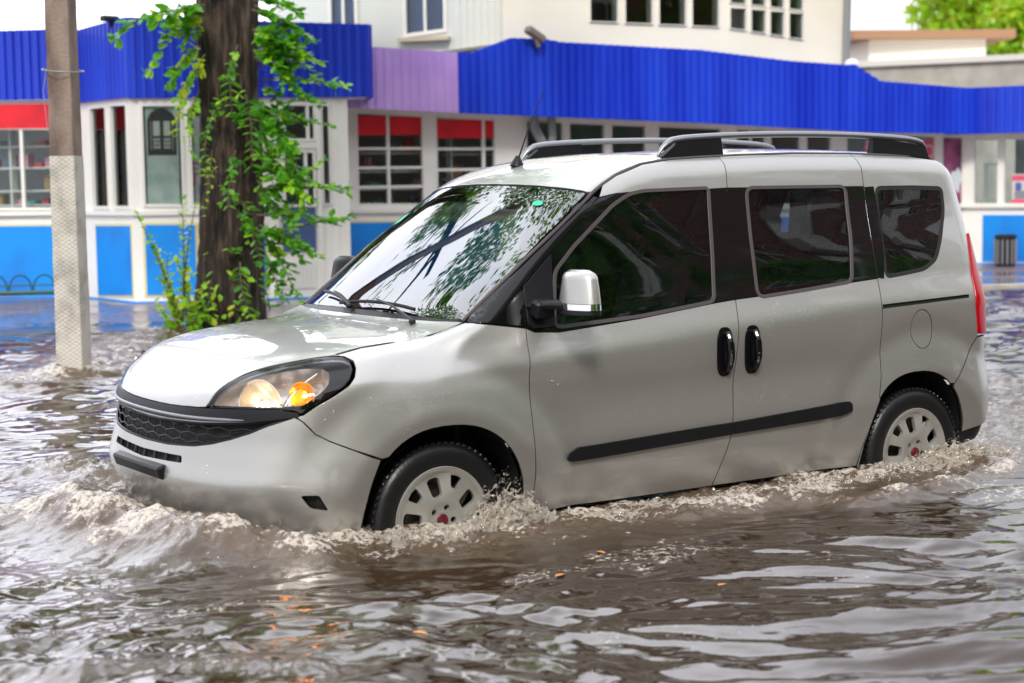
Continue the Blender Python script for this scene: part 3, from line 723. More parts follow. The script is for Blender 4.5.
# wing mirrors
for s in (-1, 1):
    mir = empty('wing_mirror', (0, 0, 0), parent=van)
    def capf(zlo, zhi, nm, m_, grow=1.0, front=0):
        V = []; F = []; nz_, na = 10, 28
        for i in range(nz_+1):
            z = zlo+(zhi-zlo)*i/nz_; tz = (z-1.155)/.175     # 0 bottom .. 1 top
            tz = min(max(tz, 0), 1)
            wy = (.122-.032*tz**1.6)*(1 if tz < .86 else math.sqrt(max(.05, 1-((tz-.86)/.17)**2)))*grow
            dx = (.062-.012*tz)*(1 if tz < .86 else math.sqrt(max(.05, 1-((tz-.86)/.17)**2)))*grow
            cy = s*(1.02-.010*tz); cx = .535+.012*tz
            for k in range(na):
                t = 2*math.pi*k/na; c_, s_ = math.cos(t), math.sin(t)
                px = dx*np.sign(c_)*abs(c_)**.7; py = wy*np.sign(s_)*abs(s_)**.75
                if c_ > 0: px *= .55
                V.append((cx+px+.30*(abs(py))*.35, cy+py, z))
        for i in range(nz_):
            for k in range(na):
                k2 = (k+1) % na; F.append((i*na+k, i*na+k2, (i+1)*na+k2, (i+1)*na+k))
        F.append(tuple(range(na-1, -1, -1))); F.append(tuple(range(nz_*na, (nz_+1)*na)))
        return from_data(nm, V, F, m_, mir, None, True, 50)
    capf(1.196, 1.332, 'mirror_cap', PAINT if s < 0 else PLASTIC); capf(1.170, 1.194, 'mirror_indicator', CHROME, 1.0); capf(1.150, 1.169, 'mirror_base', PLASTIC, .97)
    b = MB(); b.tube([(.46, s*.80, 1.175), (.47, s*.86, 1.182), (.49, s*.91, 1.186), (.51, s*.96, 1.185)], [.045, .036, .033, .033], 14, flat=.62, up=Vector((0, 0, 1)))
    b.box((.475, s*.845, 1.165), (.10, .06, .075), Matrix.Rotation(-.3*s, 3, 'X'), .012); b.build('mirror_arm', PLASTIC, mir)
    # sail panel in the window's front corner
    panel('mirror_sail', 'side', [(.418, 1.105), (.425, 1.255), (.585, 1.385), (.560, 1.20), (.545, 1.088), (.44, 1.085)], PLASTIC, mir, off=.006, depth=.02, gap=0, res=.04, sides=(1 if s < 0 else -1,))
# roof rails
for s in (-1, 1):
    rail = empty('roof_rail', (0, 0, 0), parent=van)
    ya = .555
    def zt(x): return top_z(x, ya)
    xs = np.linspace(1.40, 2.98, 26)
    bar_z = [1.872+.030*math.sin(math.pi*(x-1.40)/1.58)**.6 for x in xs]
    b = MB(); pts = [(1.318, s*ya, zt(1.32)+.008), (1.345, s*ya, 1.838), (1.372, s*ya, 1.858)]+[(x, s*ya, z) for x, z in zip(xs, bar_z)]+[(3.02, s*ya, 1.862), (3.045, s*ya, 1.842)]
    b.tube(pts, [.006, .014, .018]+[.020]*26+[.018, .010], 12, flat=.75, up=Vector((0, 0, 1))); b.build('rail_bar', SILVERP, rail)
    def foot(x0, x1, xt0, xt1, h0, h1):
        V = []; F = []
        for yy in (-.022, .022):
            V += [(x0, s*ya+yy, zt(x0)-.006), (x1, s*ya+yy, zt(x1)-.006), (xt1, s*ya+yy*.6, h1), (xt0, s*ya+yy*.6, h0)]
        F = [(0, 1, 2, 3), (7, 6, 5, 4), (0, 4, 5, 1), (1, 5, 6, 2), (2, 6, 7, 3), (3, 7, 4, 0)]
        o = from_data('rail_foot', V, F, PLASTIC, rail, None, False)
    foot(1.315, 1.690, 1.44, 1.685, 1.868, 1.882); foot(2.66, 3.058, 2.67, 3.04, 1.888, 1.845)
# aerial
b = MB(); z0 = top_z(.921, 0.001)
b.lathe([(.034, -.004), (.030, .010), (.018, .030), (.010, .046), (.0, .048)], (.921, 0, z0), (.12, 0, 1), 20)
ae = b.build('aerial', PLASTIC, van)
b = MB(); b.tube([(.925, 0, z0+.02), (1.0, 0, z0+.20), (1.08, 0, 2.12)], [.0045, .003, .0022], 8); b.build('aerial_rod', PLASTIC, ae)
WIPERS = [(.045, -.12, .10, .45, .05, .51), (.15, -.47, .06, -.10, .04, -.02)]
# wipers
def on_ws(x, a): return Vector((x, -a, top_z(x, abs(a)+.001)))
for (bx0, a0, bx1, a1, px, pa) in WIPERS:
    wp = empty('wiper', (0, 0, 0), parent=van)
    L = [on_ws(bx0+(bx1-bx0)*t, a0+(a1-a0)*t)+Vector((-.010, 0, .013)) for t in np.linspace(0, 1, 9)]
    b = MB(); b.tube(L, .0055, 6, flat=1.5, up=Vector((0, 0, 1))); b.build('wiper_blade', PLASTIC, wp)
    b = MB(); mid = L[4]; p0 = on_ws(px, pa)
    b.tube([p0+Vector((-.01, 0, .012)), (p0+mid)/2+Vector((-.012, 0, .028)), mid+Vector((0, 0, .014))], [.010, .007, .005], 8, flat=.6); b.blob(p0+Vector((-.01, 0, .006)), (.016, .016, .012), 12, 8)
    b.build('wiper_arm', PLASTIC, wp)
# cabin: dashboard, wheel, seats, roof lining
b = MB(); b.box((.42, 0, 1.02), (.55, 1.36, .16), None, .05); b.box((.30, 0, 1.06), (.5, 1.3, .06), Matrix.Rotation(-.1, 3, 'Y'), .02); b.build('dashboard', INTER, van)
b = MB(); tt = np.linspace(0, 2*math.pi, 33)[:-1]
cw_ = Vector((.78, -.36, 1.06)); Rw = Matrix.Rotation(math.radians(-62), 3, 'Y')
ring = [cw_+Rw @ Vector((.185*math.cos(t), .185*math.sin(t), 0)) for t in tt]; b.tube(ring+[ring[0]], .014, 8, caps=False)
for an in (0, 2.1, 4.2): b.tube([cw_, cw_+Rw @ Vector((.18*math.cos(an), .18*math.sin(an), 0))], .016, 6)
b.build('steering_wheel', INTER, van)
for (sx, sy) in ((1.10, -.36), (1.10, .36), (2.05, -.42), (2.05, 0), (2.05, .42)):
    st = empty('seat', (0, 0, 0), parent=van)
    b = MB(); b.box((sx, sy, .72), (.50, .46, .16), None, .05); b.build('seat_cushion', SEATM, st)
    b = MB(); b.box((sx+.30, sy, 1.02), (.14, .44, .62), Matrix.Rotation(.22, 3, 'Y'), .05); b.build('seat_back', SEATM, st)
    b = MB(); b.box((sx+.40, sy, 1.44), (.10, .25, .17), Matrix.Rotation(.15, 3, 'Y'), .04); b.build('headrest', SEATM, st)
b = MB(); b.box((2.1, 0, 1.70), (1.7, .96, .02)); b.build('roof_lining', mat('roof_lining', (.45, .43, .40), .9), van)
b = MB(); b.box((.93, 0, 1.60), (.03, .24, .07), None, .012); b.build('rear_view_mirror', GLOSSB, van)
# stickers inside the glass
b = MB(); p = on_ws(.70, .49); 
P, N = lift('obl', np.array([(.70711*(p.x+p.z)+.018*math.cos(t), p.y+.03*math.sin(t)) for t in np.linspace(0, 2*math.pi, 14, endpoint=False)]), .001)
from_data('windscreen_sticker', P, [tuple(range(len(P)))], mat('green_sticker', (.02, .42, .25), .4), ws)
p = on_ws(.62, -.56)
P, N = lift('obl', np.array([(.70711*(p.x+p.z)+u, p.y+v) for u, v in ((-.04, .05), (.03, .03), (.04, -.03), (-.03, -.02))]), .001)
from_data('windscreen_sticker', P, [(0, 1, 2, 3)], bpy.data.materials['green_sticker'], ws)
PLANES = {'A': ((2.432, 15.363), (3.822, 14.082)), 'K1': ((3.791, 14.103), (3.888, 12.599)), 'K2': ((3.888, 12.599), (6.549, 11.556)), 'E': ((6.68, 12.789), (16.93, 11.518)), 'F': ((16.93, 11.518), (17.725, 9.911)), 'U1': ((7.022, 15.081), (8.981, 12.345)), 'U2': ((8.981, 12.345), (14.995, 12.079)), 'KR': ((6.549, 11.556), (7.202, 12.923)), 'EF': ((6.625, 12.342), (16.875, 11.071))}
FEAT = {'A_fascia': ('A', [(0.097, 3.728), (1.495, 3.615), (1.966, 3.626), (1.931, 2.746), (1.459, 2.756), (0.05, 2.787)]), 'A_win': ('A', [(0.279, 2.483), (1.898, 2.451), (1.898, 1.425), (0.279, 1.444)]), 'A_red': ('A', [(0.042, 2.75), (1.924, 2.709), (1.924, 2.451), (0.042, 2.488)]), 'A_panel': ('A', [(-0.047, 1.246), (1.799, 1.226), (1.799, 0.351), (-0.047, 0.359)]), 'A_wall': ('A', [(-0.011, 2.824), (1.881, 2.783), (1.881, 0.225), (-0.011, 0.232)]), 'A_skirt': ('A', [(-0.073, 0.333), (1.831, 0.326), (1.831, 0.213), (-0.073, 0.219)]), 'A_post': ('A', [(1.456, 2.731), (1.548, 2.729), (1.548, 1.404), (1.456, 1.405)]), 'A_shelf0': ('A', [(0.024, 2.251), (1.489, 2.224), (1.489, 2.2), (0.024, 2.226)]), 'A_shelf1': ('A', [(0.01, 1.988), (1.478, 1.964), (1.478, 1.94), (0.01, 1.963)]), 'A_shelf2': ('A', [(-0.004, 1.699), (1.466, 1.679), (1.466, 1.654), (-0.004, 1.674)]), 'K1_fascia': ('K1', [(0.178, 3.615), (1.667, 3.659), (1.591, 2.745), (0.096, 2.743)]), 'K1_wall': ('K1', [(0.069, 2.739), (1.49, 2.733), (1.49, 0.305), (0.069, 0.236)]), 'K1_w1': ('K1', [(0.334, 2.693), (0.834, 2.695), (0.834, 1.44), (0.334, 1.438)]), 'K1_w2': ('K1', [(0.92, 2.703), (1.453, 2.691), (1.453, 1.442), (0.92, 1.44)]), 'K1_panel': ('K1', [(0.398, 1.231), (1.377, 1.242), (1.377, 0.422), (0.398, 0.379)]), 'K1_skirt': ('K1', [(-0.045, 0.324), (1.392, 0.389), (1.392, 0.293), (-0.045, 0.223)]), 'K2_fascia': ('K2', [(0.068, 3.672), (2.9, 3.522), (2.894, 2.701), (0.036, 2.749)]), 'K2_wall': ('K2', [(-0.007, 2.749), (2.575, 2.702), (2.575, 0.259), (-0.007, 0.3)]), 'K2_w1': ('K2', [(0.127, 2.678), (0.623, 2.676), (0.623, 1.456), (0.127, 1.464)]), 'K2_w2': ('K2', [(0.681, 2.676), (1.219, 2.673), (1.219, 1.445), (0.681, 1.454)]), 'K2_p1': ('K2', [(0.142, 1.252), (0.723, 1.24), (0.723, 0.409), (0.142, 0.425)]), 'K2_p2': ('K2', [(0.77, 1.239), (1.549, 1.224), (1.549, 0.397), (0.77, 0.419)]), 'K2_door': ('K2', [(1.689, 2.718), (2.215, 2.716), (2.215, 0.403), (1.689, 0.418)]), 'K2_dglass': ('K2', [(1.778, 2.114), (2.172, 2.109), (2.172, 1.428), (1.778, 1.435)]), 'K2_dlow': ('K2', [(1.761, 1.435), (2.156, 1.428), (2.156, 0.887), (1.761, 0.896)]), 'K2_transom': ('K2', [(1.796, 2.67), (2.189, 2.668), (2.189, 2.217), (1.796, 2.22)]), 'K2_dpanel': ('K2', [(1.699, 0.777), (2.142, 0.767), (2.142, 0.453), (1.699, 0.465)]), 'K2_side1': ('K2', [(2.251, 2.656), (2.359, 2.655), (2.359, 1.449), (2.251, 1.451)]), 'K2_skirt': ('K2', [(-0.048, 0.395), (2.546, 0.332), (2.546, 0.235), (-0.048, 0.288)]), 'arch': ('K2', [(0.135, 2.678), (0.584, 2.676), (0.584, 1.915), (0.135, 1.921)]), 'letter': ('K2', [(0.695, 1.831), (0.835, 1.829), (0.835, 1.7), (0.695, 1.702)]), 'letter_line1': ('K2', [(0.667, 1.985), (0.853, 1.982), (0.853, 1.959), (0.667, 1.961)]), 'letter_line2': ('K2', [(0.665, 1.914), (0.851, 1.912), (0.851, 1.9), (0.665, 1.902)]), 'E_purple': ('EF', [(-0.127, 3.328), (0.38, 3.362), (1.55, 3.355), (1.535, 2.573), (0.362, 2.618), (-0.143, 2.689)]), 'E_blue': ('EF', [(1.55, 3.355), (1.72, 3.352), (2.298, 3.556), (2.812, 3.555), (3.034, 3.521), (5.217, 3.462), (6.723, 3.339), (7.74, 3.299), (7.829, 3.315), (8.319, 3.078), (9.973, 2.995), (9.982, 2.309), (8.141, 2.332), (5.212, 2.464), (1.535, 2.585)]), 'E_wall': ('E', [(0.027, 2.711), (1.743, 2.605), (5.502, 2.482), (10.378, 2.338), (10.404, 0.258), (5.489, 0.262), (-0.038, 0.221)]), 'E_w0': ('E', [(0.022, 2.61), (0.172, 2.611), (0.172, 1.431), (0.022, 1.433)]), 'E_w1': ('E', [(0.308, 2.612), (1.243, 2.616), (1.243, 1.41), (0.308, 1.428)]), 'E_w2': ('E', [(1.414, 2.617), (2.288, 2.621), (2.288, 1.403), (1.414, 1.42)]), 'E_red0': ('E', [(0.034, 2.61), (0.183, 2.611), (0.183, 2.333), (0.034, 2.333)]), 'E_red1': ('E', [(0.32, 2.599), (1.252, 2.564), (1.252, 2.325), (0.32, 2.333)]), 'E_red2': ('E', [(1.422, 2.552), (2.295, 2.515), (2.295, 2.278), (1.422, 2.306)]), 'E_v0': ('E', [(2.736, 2.543), (3.315, 2.545), (3.315, 1.37), (2.736, 1.381)]), 'E_v1': ('E', [(3.392, 2.528), (3.97, 2.529), (3.97, 1.357), (3.392, 1.368)]), 'E_v2': ('E', [(4.05, 2.512), (4.626, 2.514), (4.626, 1.344), (4.05, 1.355)]), 'E_v3': ('E', [(4.804, 2.495), (5.869, 2.497), (5.869, 1.32), (4.804, 1.341)]), 'E_v4': ('E', [(6.107, 2.464), (6.626, 2.465), (6.626, 1.305), (6.107, 1.315)]), 'E_v5': ('E', [(6.696, 2.451), (7.242, 2.451), (7.242, 1.293), (6.696, 1.304)]), 'E_v6': ('E', [(7.332, 2.436), (7.8, 2.436), (7.8, 1.283), (7.332, 1.292)]), 'E_v7': ('E', [(8.056, 2.419), (9.159, 2.419), (9.159, 1.256), (8.056, 1.278)]), 'E_v8': ('E', [(9.159, 2.393), (9.736, 2.393), (9.736, 1.245), (9.159, 1.256)]), 'E_v9': ('E', [(9.872, 2.376), (10.405, 2.376), (10.405, 1.232), (9.872, 1.242)]), 'E_panel': ('E', [(0.085, 1.202), (2.325, 1.175), (2.325, 0.319), (0.085, 0.345)]), 'E_text': ('E', [(8.46, 2.191), (9.119, 2.189), (9.119, 1.964), (8.46, 1.969)]), 'E_textO': ('E', [(9.444, 2.233), (9.791, 2.232), (9.791, 1.929), (9.444, 1.932)]), 'E_poster': ('E', [(9.893, 2.293), (10.385, 2.292), (10.385, 1.186), (9.893, 1.196)]), 'F_fascia': ('F', [(0.035, 3.053), (1.774, 3.026), (1.774, 2.334), (0.035, 2.321)]), 'F_wall': ('F', [(0.049, 2.352), (1.796, 2.349), (1.796, 0.282), (0.049, 0.261)]), 'F_w1': ('F', [(0.121, 2.243), (0.518, 2.233), (0.518, 1.23), (0.121, 1.233)]), 'F_w2': ('F', [(0.579, 2.247), (1.426, 2.225), (1.426, 1.225), (0.579, 1.23)]), 'F_panel': ('F', [(0.285, 1.079), (1.804, 1.074), (1.804, 0.387), (0.285, 0.372)]), 'F_skirt': ('F', [(0.058, 0.339), (1.812, 0.357), (1.812, 0.268), (0.058, 0.246)]), 'F_door': ('F', [(0.262, 1.874), (0.52, 1.869), (0.52, 1.23), (0.262, 1.232)]), 'F_dg': ('F', [(0.308, 1.797), (0.445, 1.795), (0.445, 1.231), (0.308, 1.232)]), 'F_poster': ('F', [(0.718, 1.699), (1.43, 1.688), (1.43, 1.255), (0.718, 1.26)]), 'U1': ('U1', [(-1.078, 5.129), (3.418, 4.845), (3.395, 3.449), (-1.148, 3.19)]), 'U1_w1': ('U1', [(0.818, 4.606), (1.271, 4.581), (1.271, 3.806), (0.818, 3.827)]), 'U1_w2': ('U1', [(1.938, 4.543), (2.579, 4.506), (2.579, 3.694), (1.938, 3.643)]), 'U1_ledge': ('U1', [(1.877, 3.379), (3.396, 3.501), (3.395, 3.462), (1.876, 3.339)]), 'U2': ('U2', [(0.057, 4.852), (6.005, 5.2), (6.013, 3.346), (3.244, 3.482), (0.656, 3.547), (0.034, 3.556)]), 'U2_a0': ('U2', [(1.368, 4.29), (1.845, 4.311), (1.845, 3.839), (1.368, 3.836)]), 'U2_a1': ('U2', [(1.945, 4.316), (2.425, 4.337), (2.425, 3.838), (1.945, 3.835)]), 'U2_a2': ('U2', [(2.518, 4.341), (3.002, 4.363), (3.002, 3.837), (2.518, 3.834)]), 'U2_a3': ('U2', [(3.09, 4.367), (3.585, 4.389), (3.585, 3.835), (3.09, 3.833)]), 'U2_b0': ('U2', [(3.763, 4.13), (4.072, 4.128), (4.072, 3.802), (3.763, 3.82)]), 'U2_c0': ('U2', [(3.766, 4.425), (4.074, 4.439), (4.074, 4.17), (3.766, 4.179)]), 'U2_b1': ('U2', [(4.146, 4.121), (4.431, 4.117), (4.431, 3.77), (4.146, 3.79)]), 'U2_c1': ('U2', [(4.146, 4.442), (4.431, 4.455), (4.431, 4.156), (4.146, 4.166)]), 'U2_b2': ('U2', [(4.496, 4.11), (4.776, 4.106), (4.776, 3.738), (4.496, 3.758)]), 'U2_c2': ('U2', [(4.497, 4.458), (4.776, 4.471), (4.776, 4.14), (4.497, 4.151)]), 'U2_b3': ('U2', [(4.852, 4.099), (5.136, 4.095), (5.136, 3.705), (4.852, 3.725)]), 'U2_c3': ('U2', [(4.852, 4.474), (5.136, 4.487), (5.136, 4.125), (4.852, 4.136)])}
PTS = {'hutA': (25.475, 22.051, 4.147), 'hutB': (28.383, 22.523, 4.484), 'hutTL': (25.472, 22.053, 4.924), 'roofR': (28.461, 22.472, 4.963), 'roofL': (25.086, 22.308, 4.977), 'hutC': (27.236, 24.482, 4.585), 'cw0': (22.52, 19.21, 3.738), 'cw0t': (22.519, 19.21, 3.861), 'cw1': (24.763, 15.325, 3.519), 'cw1t': (24.755, 15.331, 4.142), 'cwm': (22.606, 19.153, 3.984), 'treeR1': (50.34, 41.565, 7.93), 'treeR2': (49.8, 37.125, 7.529), 'treeRb': (50.352, 41.557, 6.332), 'treeRtop': (49.484, 42.132, 9.933), 'tree': (3.268, 8.561, 0.27), 'pole': (0.694, 5.584, 0.29), 'kerbR0': (12.99, 7.678, 0.3), 'kerbR1': (13.454, 7.464, 0.3), 'kerbL': (1.47, 9.938, 0.3), 'bin': (16.744, 10.562, 0.285), 'binT': (16.739, 10.564, 0.734), 'lampc': (9.134, 12.003, 3.508), 'pipeT': (8.794, 12.228, 2.517), 'kcam': (3.794, 12.902, 3.671), 'rack0': (2.71, 13.996, 0.3), 'rack1': (3.295, 13.64, 0.3), 'rackt': (2.698, 13.147, 0.602), 'dp0': (14.844, 11.939, 4.447), 'dp1': (14.822, 11.954, 3.363), 'f1_0': (-0.398, -0.654, 0.29), 'f1_1': (-0.117, -1.04, 0.29), 'f1_2': (0.154, -1.129, 0.29), 'f1_3': (0.547, -1.133, 0.29), 'f1_4': (1.102, -1.103, 0.29), 'f1_5': (1.695, -1.088, 0.29), 'f1_6': (2.161, -0.995, 0.29), 'f1_7': (2.688, -1.131, 0.29), 'f1_8': (3.127, -1.184, 0.29), 'f2_0': (-0.789, 1.573, 0.3), 'f2_1': (-0.638, 1.018, 0.3), 'f2_2': (-0.58, 0.325, 0.3), 'f2_3': (-0.477, -0.268, 0.3), 'f2_4': (-0.361, -0.669, 0.3), 'f3_0': (-1.494, 0.523, 0.3), 'f3_1': (-1.249, 0.225, 0.3), 'f3_2': (-1.184, -0.347, 0.3), 'f3_3': (-1.0, -0.649, 0.3), 'f3_4': (-0.771, -1.042, 0.3), 'f4_0': (-0.131, 5.157, 0.3), 'f4_1': (0.397, 5.479, 0.3), 'f4_2': (0.762, 5.668, 0.3), 'f4_3': (1.807, 7.367, 0.3), 'f4_4': (2.653, 8.536, 0.3), 'f6_0': (0.924, -1.251, 0.3), 'f6_1': (1.458, -1.215, 0.3), 'f6_2': (1.604, -1.533, 0.3), 'f6_3': (2.257, -1.411, 0.3), 'f6_4': (2.825, -1.316, 0.3), 'f5_0': (1.352, 10.2, 0.3), 'f5_1': (2.041, 9.859, 0.3), 'f5_2': (2.662, 9.586, 0.3), 'f7_0': (-2.126, -1.819, 0.3), 'f7_1': (-1.941, -2.055, 0.3), 'f7_2': (-1.67, -2.206, 0.3), 'f7_3': (-1.383, -2.394, 0.3), 'lf_0': (0.253, -2.238, 0.3), 'lf_1': (0.228, -1.569, 0.3), 'lf_2': (-0.105, -1.773, 0.3), 'lf_3': (-0.907, -2.148, 0.3)}
SPRIGS = [([2.95, 8.17, 3.27], [2.27, 8.5, 3.13], 15, 0.1, 0, 1.6), ([2.87, 7.98, 3.34], [2.53, 8.09, 3.18], 12, 0.1, 0, 1.4), ([2.95, 8.29, 3.0], [2.65, 8.37, 2.63], 12, 0.2, 0, 1.5), ([2.9, 8.08, 2.9], [2.66, 8.13, 2.44], 12, 0.2, 1, 1.2), ([2.99, 8.39, 3.15], [2.55, 8.56, 2.78], 12, 0.3, 0, 1.5), ([2.94, 8.42, 2.69], [2.75, 8.42, 2.18], 16, 0.2, 1, 0.7150000000000001), ([2.89, 8.21, 2.58], [2.76, 8.18, 2.03], 14, 0, 1, 0.7150000000000001), ([2.92, 7.95, 2.39], [2.8, 7.91, 1.8], 12, 0, 0, 0.65), ([2.93, 8.06, 2.03], [2.82, 8.02, 1.43], 9, 0, 1, 0.52), ([3.32, 7.93, 3.4], [3.64, 7.6, 3.27], 14, 0.1, 0, 1.2320000000000002), ([3.31, 7.93, 3.31], [3.72, 7.54, 3.03], 16, 0.1, 0, 1.2320000000000002), ([3.31, 7.93, 3.12], [3.66, 7.58, 2.84], 16, 0.1, 0, 1.2320000000000002), ([3.39, 8.0, 2.99], [3.82, 7.59, 2.68], 16, 0.1, 0, 1.344), ([3.34, 7.91, 2.85], [3.62, 7.61, 2.52], 16, 0.1, 0, 1.344), ([3.42, 7.98, 2.67], [4.01, 7.47, 2.58], 16, 0.1, 0, 1.12), ([3.33, 7.8, 2.75], [3.49, 7.57, 3.01], 12, 0.1, 0, 1.2320000000000002), ([3.39, 7.88, 2.62], [3.46, 7.71, 2.29], 12, 0.2, 0, 1.2320000000000002), ([3.33, 8.04, 2.4], [3.66, 7.7, 2.31], 14, 0, 0, 1.12), ([3.33, 8.04, 2.26], [3.83, 7.59, 2.45], 16, 0.1, 0, 1.12), ([3.33, 8.04, 2.12], [3.89, 7.55, 2.24], 14, 0.1, 0, 1.12), ([3.32, 8.04, 2.03], [3.65, 7.71, 1.83], 14, 0.1, 0, 1.12), ([3.32, 8.05, 1.89], [3.99, 7.48, 1.62], 21, 0, 0, 1.1760000000000002), ([3.31, 7.93, 1.65], [3.99, 7.37, 1.66], 18, -0.05, 0, 1.1760000000000002), ([3.33, 7.92, 1.51], [3.76, 7.52, 1.88], 16, 0, 0, 1.12), ([3.31, 7.94, 1.42], [3.86, 7.45, 1.35], 16, 0, 0, 1.1760000000000002), ([3.36, 7.9, 1.23], [3.92, 7.41, 1.38], 12, 0.05, 0, 1.2320000000000002), ([3.3, 7.94, 1.28], [3.62, 7.61, 0.98], 14, 0.1, 0, 1.12), ([3.3, 7.94, 1.14], [3.73, 7.54, 1.02], 14, 0.1, 0, 1.12), ([3.4, 8.0, 1.09], [3.51, 7.8, 0.62], 16, 0, 0, 1.0080000000000002), ([3.46, 7.95, 1.18], [3.62, 7.73, 0.62], 14, 0, 0, 1.0080000000000002), ([3.38, 7.89, 2.21], [3.41, 7.75, 1.56], 14, 0.1, 0, 1.2320000000000002), ([3.45, 7.96, 3.22], [3.59, 7.75, 2.75], 14, 0.1, 0, 1.344), ([2.96, 8.29, 3.41], [2.79, 8.28, 2.86], 14, 0.2, 1, 1.2), ([3.25, 7.85, 2.48], [3.45, 7.6, 2.02], 16, 0.1, 0, 1.2320000000000002), ([3.32, 7.81, 2.02], [3.55, 7.53, 1.42], 14, 0.1, 0, 1.12), ([3.4, 8.11, 1.75], [3.68, 7.81, 1.18], 16, 0.1, 0, 1.12), ([3.09, 7.78, 2.97], [2.99, 7.73, 2.36], 10, 0, 0, 1.12), ([3.14, 7.75, 2.52], [3.13, 7.63, 1.88], 12, 0, 0, 1.1760000000000002), ([3.05, 7.8, 2.02], [2.94, 7.76, 1.52], 8, 0, 0, 0.8960000000000001), ([3.1, 7.77, 1.52], [3.18, 7.6, 1.0], 10, 0, 0, 1.12), ([3.06, 7.8, 1.0], [3.08, 7.67, 0.52], 9, 0, 0, 1.0080000000000002), ([3.29, 7.83, 3.34], [3.58, 7.51, 2.92], 16, 0.1, 0, 1.344), ([3.28, 7.83, 3.12], [3.5, 7.57, 2.58], 16, 0.1, 0, 1.344), ([3.32, 7.81, 2.84], [3.72, 7.42, 2.81], 16, 0.1, 0, 1.2320000000000002), ([3.31, 7.82, 2.2], [3.53, 7.55, 2.01], 14, 0.1, 0, 1.2320000000000002), ([3.28, 7.83, 1.79], [3.65, 7.47, 1.56], 14, 0.1, 0, 1.2320000000000002), ([3.28, 7.83, 1.33], [3.54, 7.54, 1.14], 14, 0.1, 0, 1.2320000000000002)]
SHOOTS = [([2.74, 8.49, 0.35], [2.5, 8.53, 1.22], 20, 0, 1, 0.85), ([2.75, 8.48, 0.34], [2.75, 8.37, 1.57], 26, 0, 1, 0.8), ([2.78, 8.47, 0.33], [2.4, 8.6, 1.44], 18, 0, 0, 0.8), ([2.72, 8.5, 0.35], [2.56, 8.49, 0.83], 16, 0, 1, 0.85), ([2.8, 8.45, 0.34], [2.85, 8.3, 1.52], 18, 0, 1, 0.7), ([2.82, 8.44, 0.34], [2.69, 8.41, 1.01], 16, 0, 1, 0.8), ([2.78, 8.46, 0.33], [2.91, 8.26, 0.77], 12, 0, 1, 0.8), ([2.71, 8.51, 0.33], [2.53, 8.51, 0.59], 12, 0, 1, 0.9), ([2.83, 8.43, 0.32], [2.98, 8.21, 0.73], 12, 0, 0, 0.8), ([2.74, 8.49, 0.33], [2.62, 8.45, 1.06], 16, 0, 1, 0.8), ([3.45, 8.02, 0.52], [3.35, 7.97, 0.81], 6, 0, 0, 0.7), ([2.86, 8.41, 0.34], [2.78, 8.34, 0.63], 10, 0, 1, 0.9)]
# ---- surroundings ---------------------------------------------------------------------------------
BLUE = mat('blue_sheet_metal', (.006, .030, .50), .40, .0, coat=.1, vary=(2.2, (.016, .065, .66), .38, .68, (1, 1, .12)))
PURPLE = mat('purple_sheet_metal', (.42, .25, .68), .5, vary=(1.2, (.55, .36, .74), .35, .7))
CREAM = mat('cream_paint', (.86, .85, .81), .6, vary=(.7, (.70, .66, .58), .5, .8))
WARMC = mat('warm_cream_render', (.88, .84, .73), .8, vary=(.35, (.74, .68, .56), .5, .75))
GREYC = mat('pale_corrugated', (.66, .68, .66), .55, vary=(.8, (.74, .72, .62), .4, .7))
CYAN = mat('bright_blue_panel', (.002, .26, .80), .5, vary=(1.5, (.01, .17, .62), .45, .7))
YELL = mat('panel_edge', (.72, .66, .36), .6)
REDM = mat('red_blind', (.80, .02, .035), .7, vary=(3, (.62, .015, .03), .4, .7))
WFRAME = mat('white_window_frame', (.80, .79, .74), .45, coat=.1)
WGLASS = glass_mat('shop_glass', (.94, .98, .98), .975, ior=1.35)
DARKIN = mat('shop_interior', (.50, .53, .55), .9)
SHELF = mat('shelf_board', (.78, .78, .74), .6)
CONC = mat('concrete', (.42, .40, .36), .85, bump=(14, .35, .01), vary=(2.2, (.30, .28, .25), .4, .7))
DARKM = mat('dark_metal', (.03, .03, .035), .45, .4)
PIPEM = mat('grey_pipe', (.28, .29, .30), .45, .3)
def plane(k):
    P0, P1 = PLANES[k]; P0 = np.array(P0); P1 = np.array(P1); L = float(np.linalg.norm(P1-P0)); e = (P1-P0)/L; n = np.array([e[1], -e[0]])
    return P0, e, n, L
def wp(k, u, z, d=0.0):
    P0, e, n, L = plane(k); p = P0+e*u+n*d; return (float(p[0]), float(p[1]), float(z))
def prism(mb, k, poly, d0, d1):
    n = len(poly); V = [wp(k, u, z, d0) for u, z in poly]+[wp(k, u, z, d1) for u, z in poly]
    s = area(np.array(poly)); F = [tuple(range(n-1, -1, -1)), tuple(range(n, 2*n))]+[(i, (i+1) % n, n+(i+1) % n, n+i) for i in range(n)]
    if s < 0: F = [f[::-1] for f in F]
    mb.add(V, F)
def plate(name, k, poly, d0, d1, m, parent=None):
    mb = MB(); prism(mb, k, poly, d0, d1); return mb.build(name, m, parent, smooth=False)
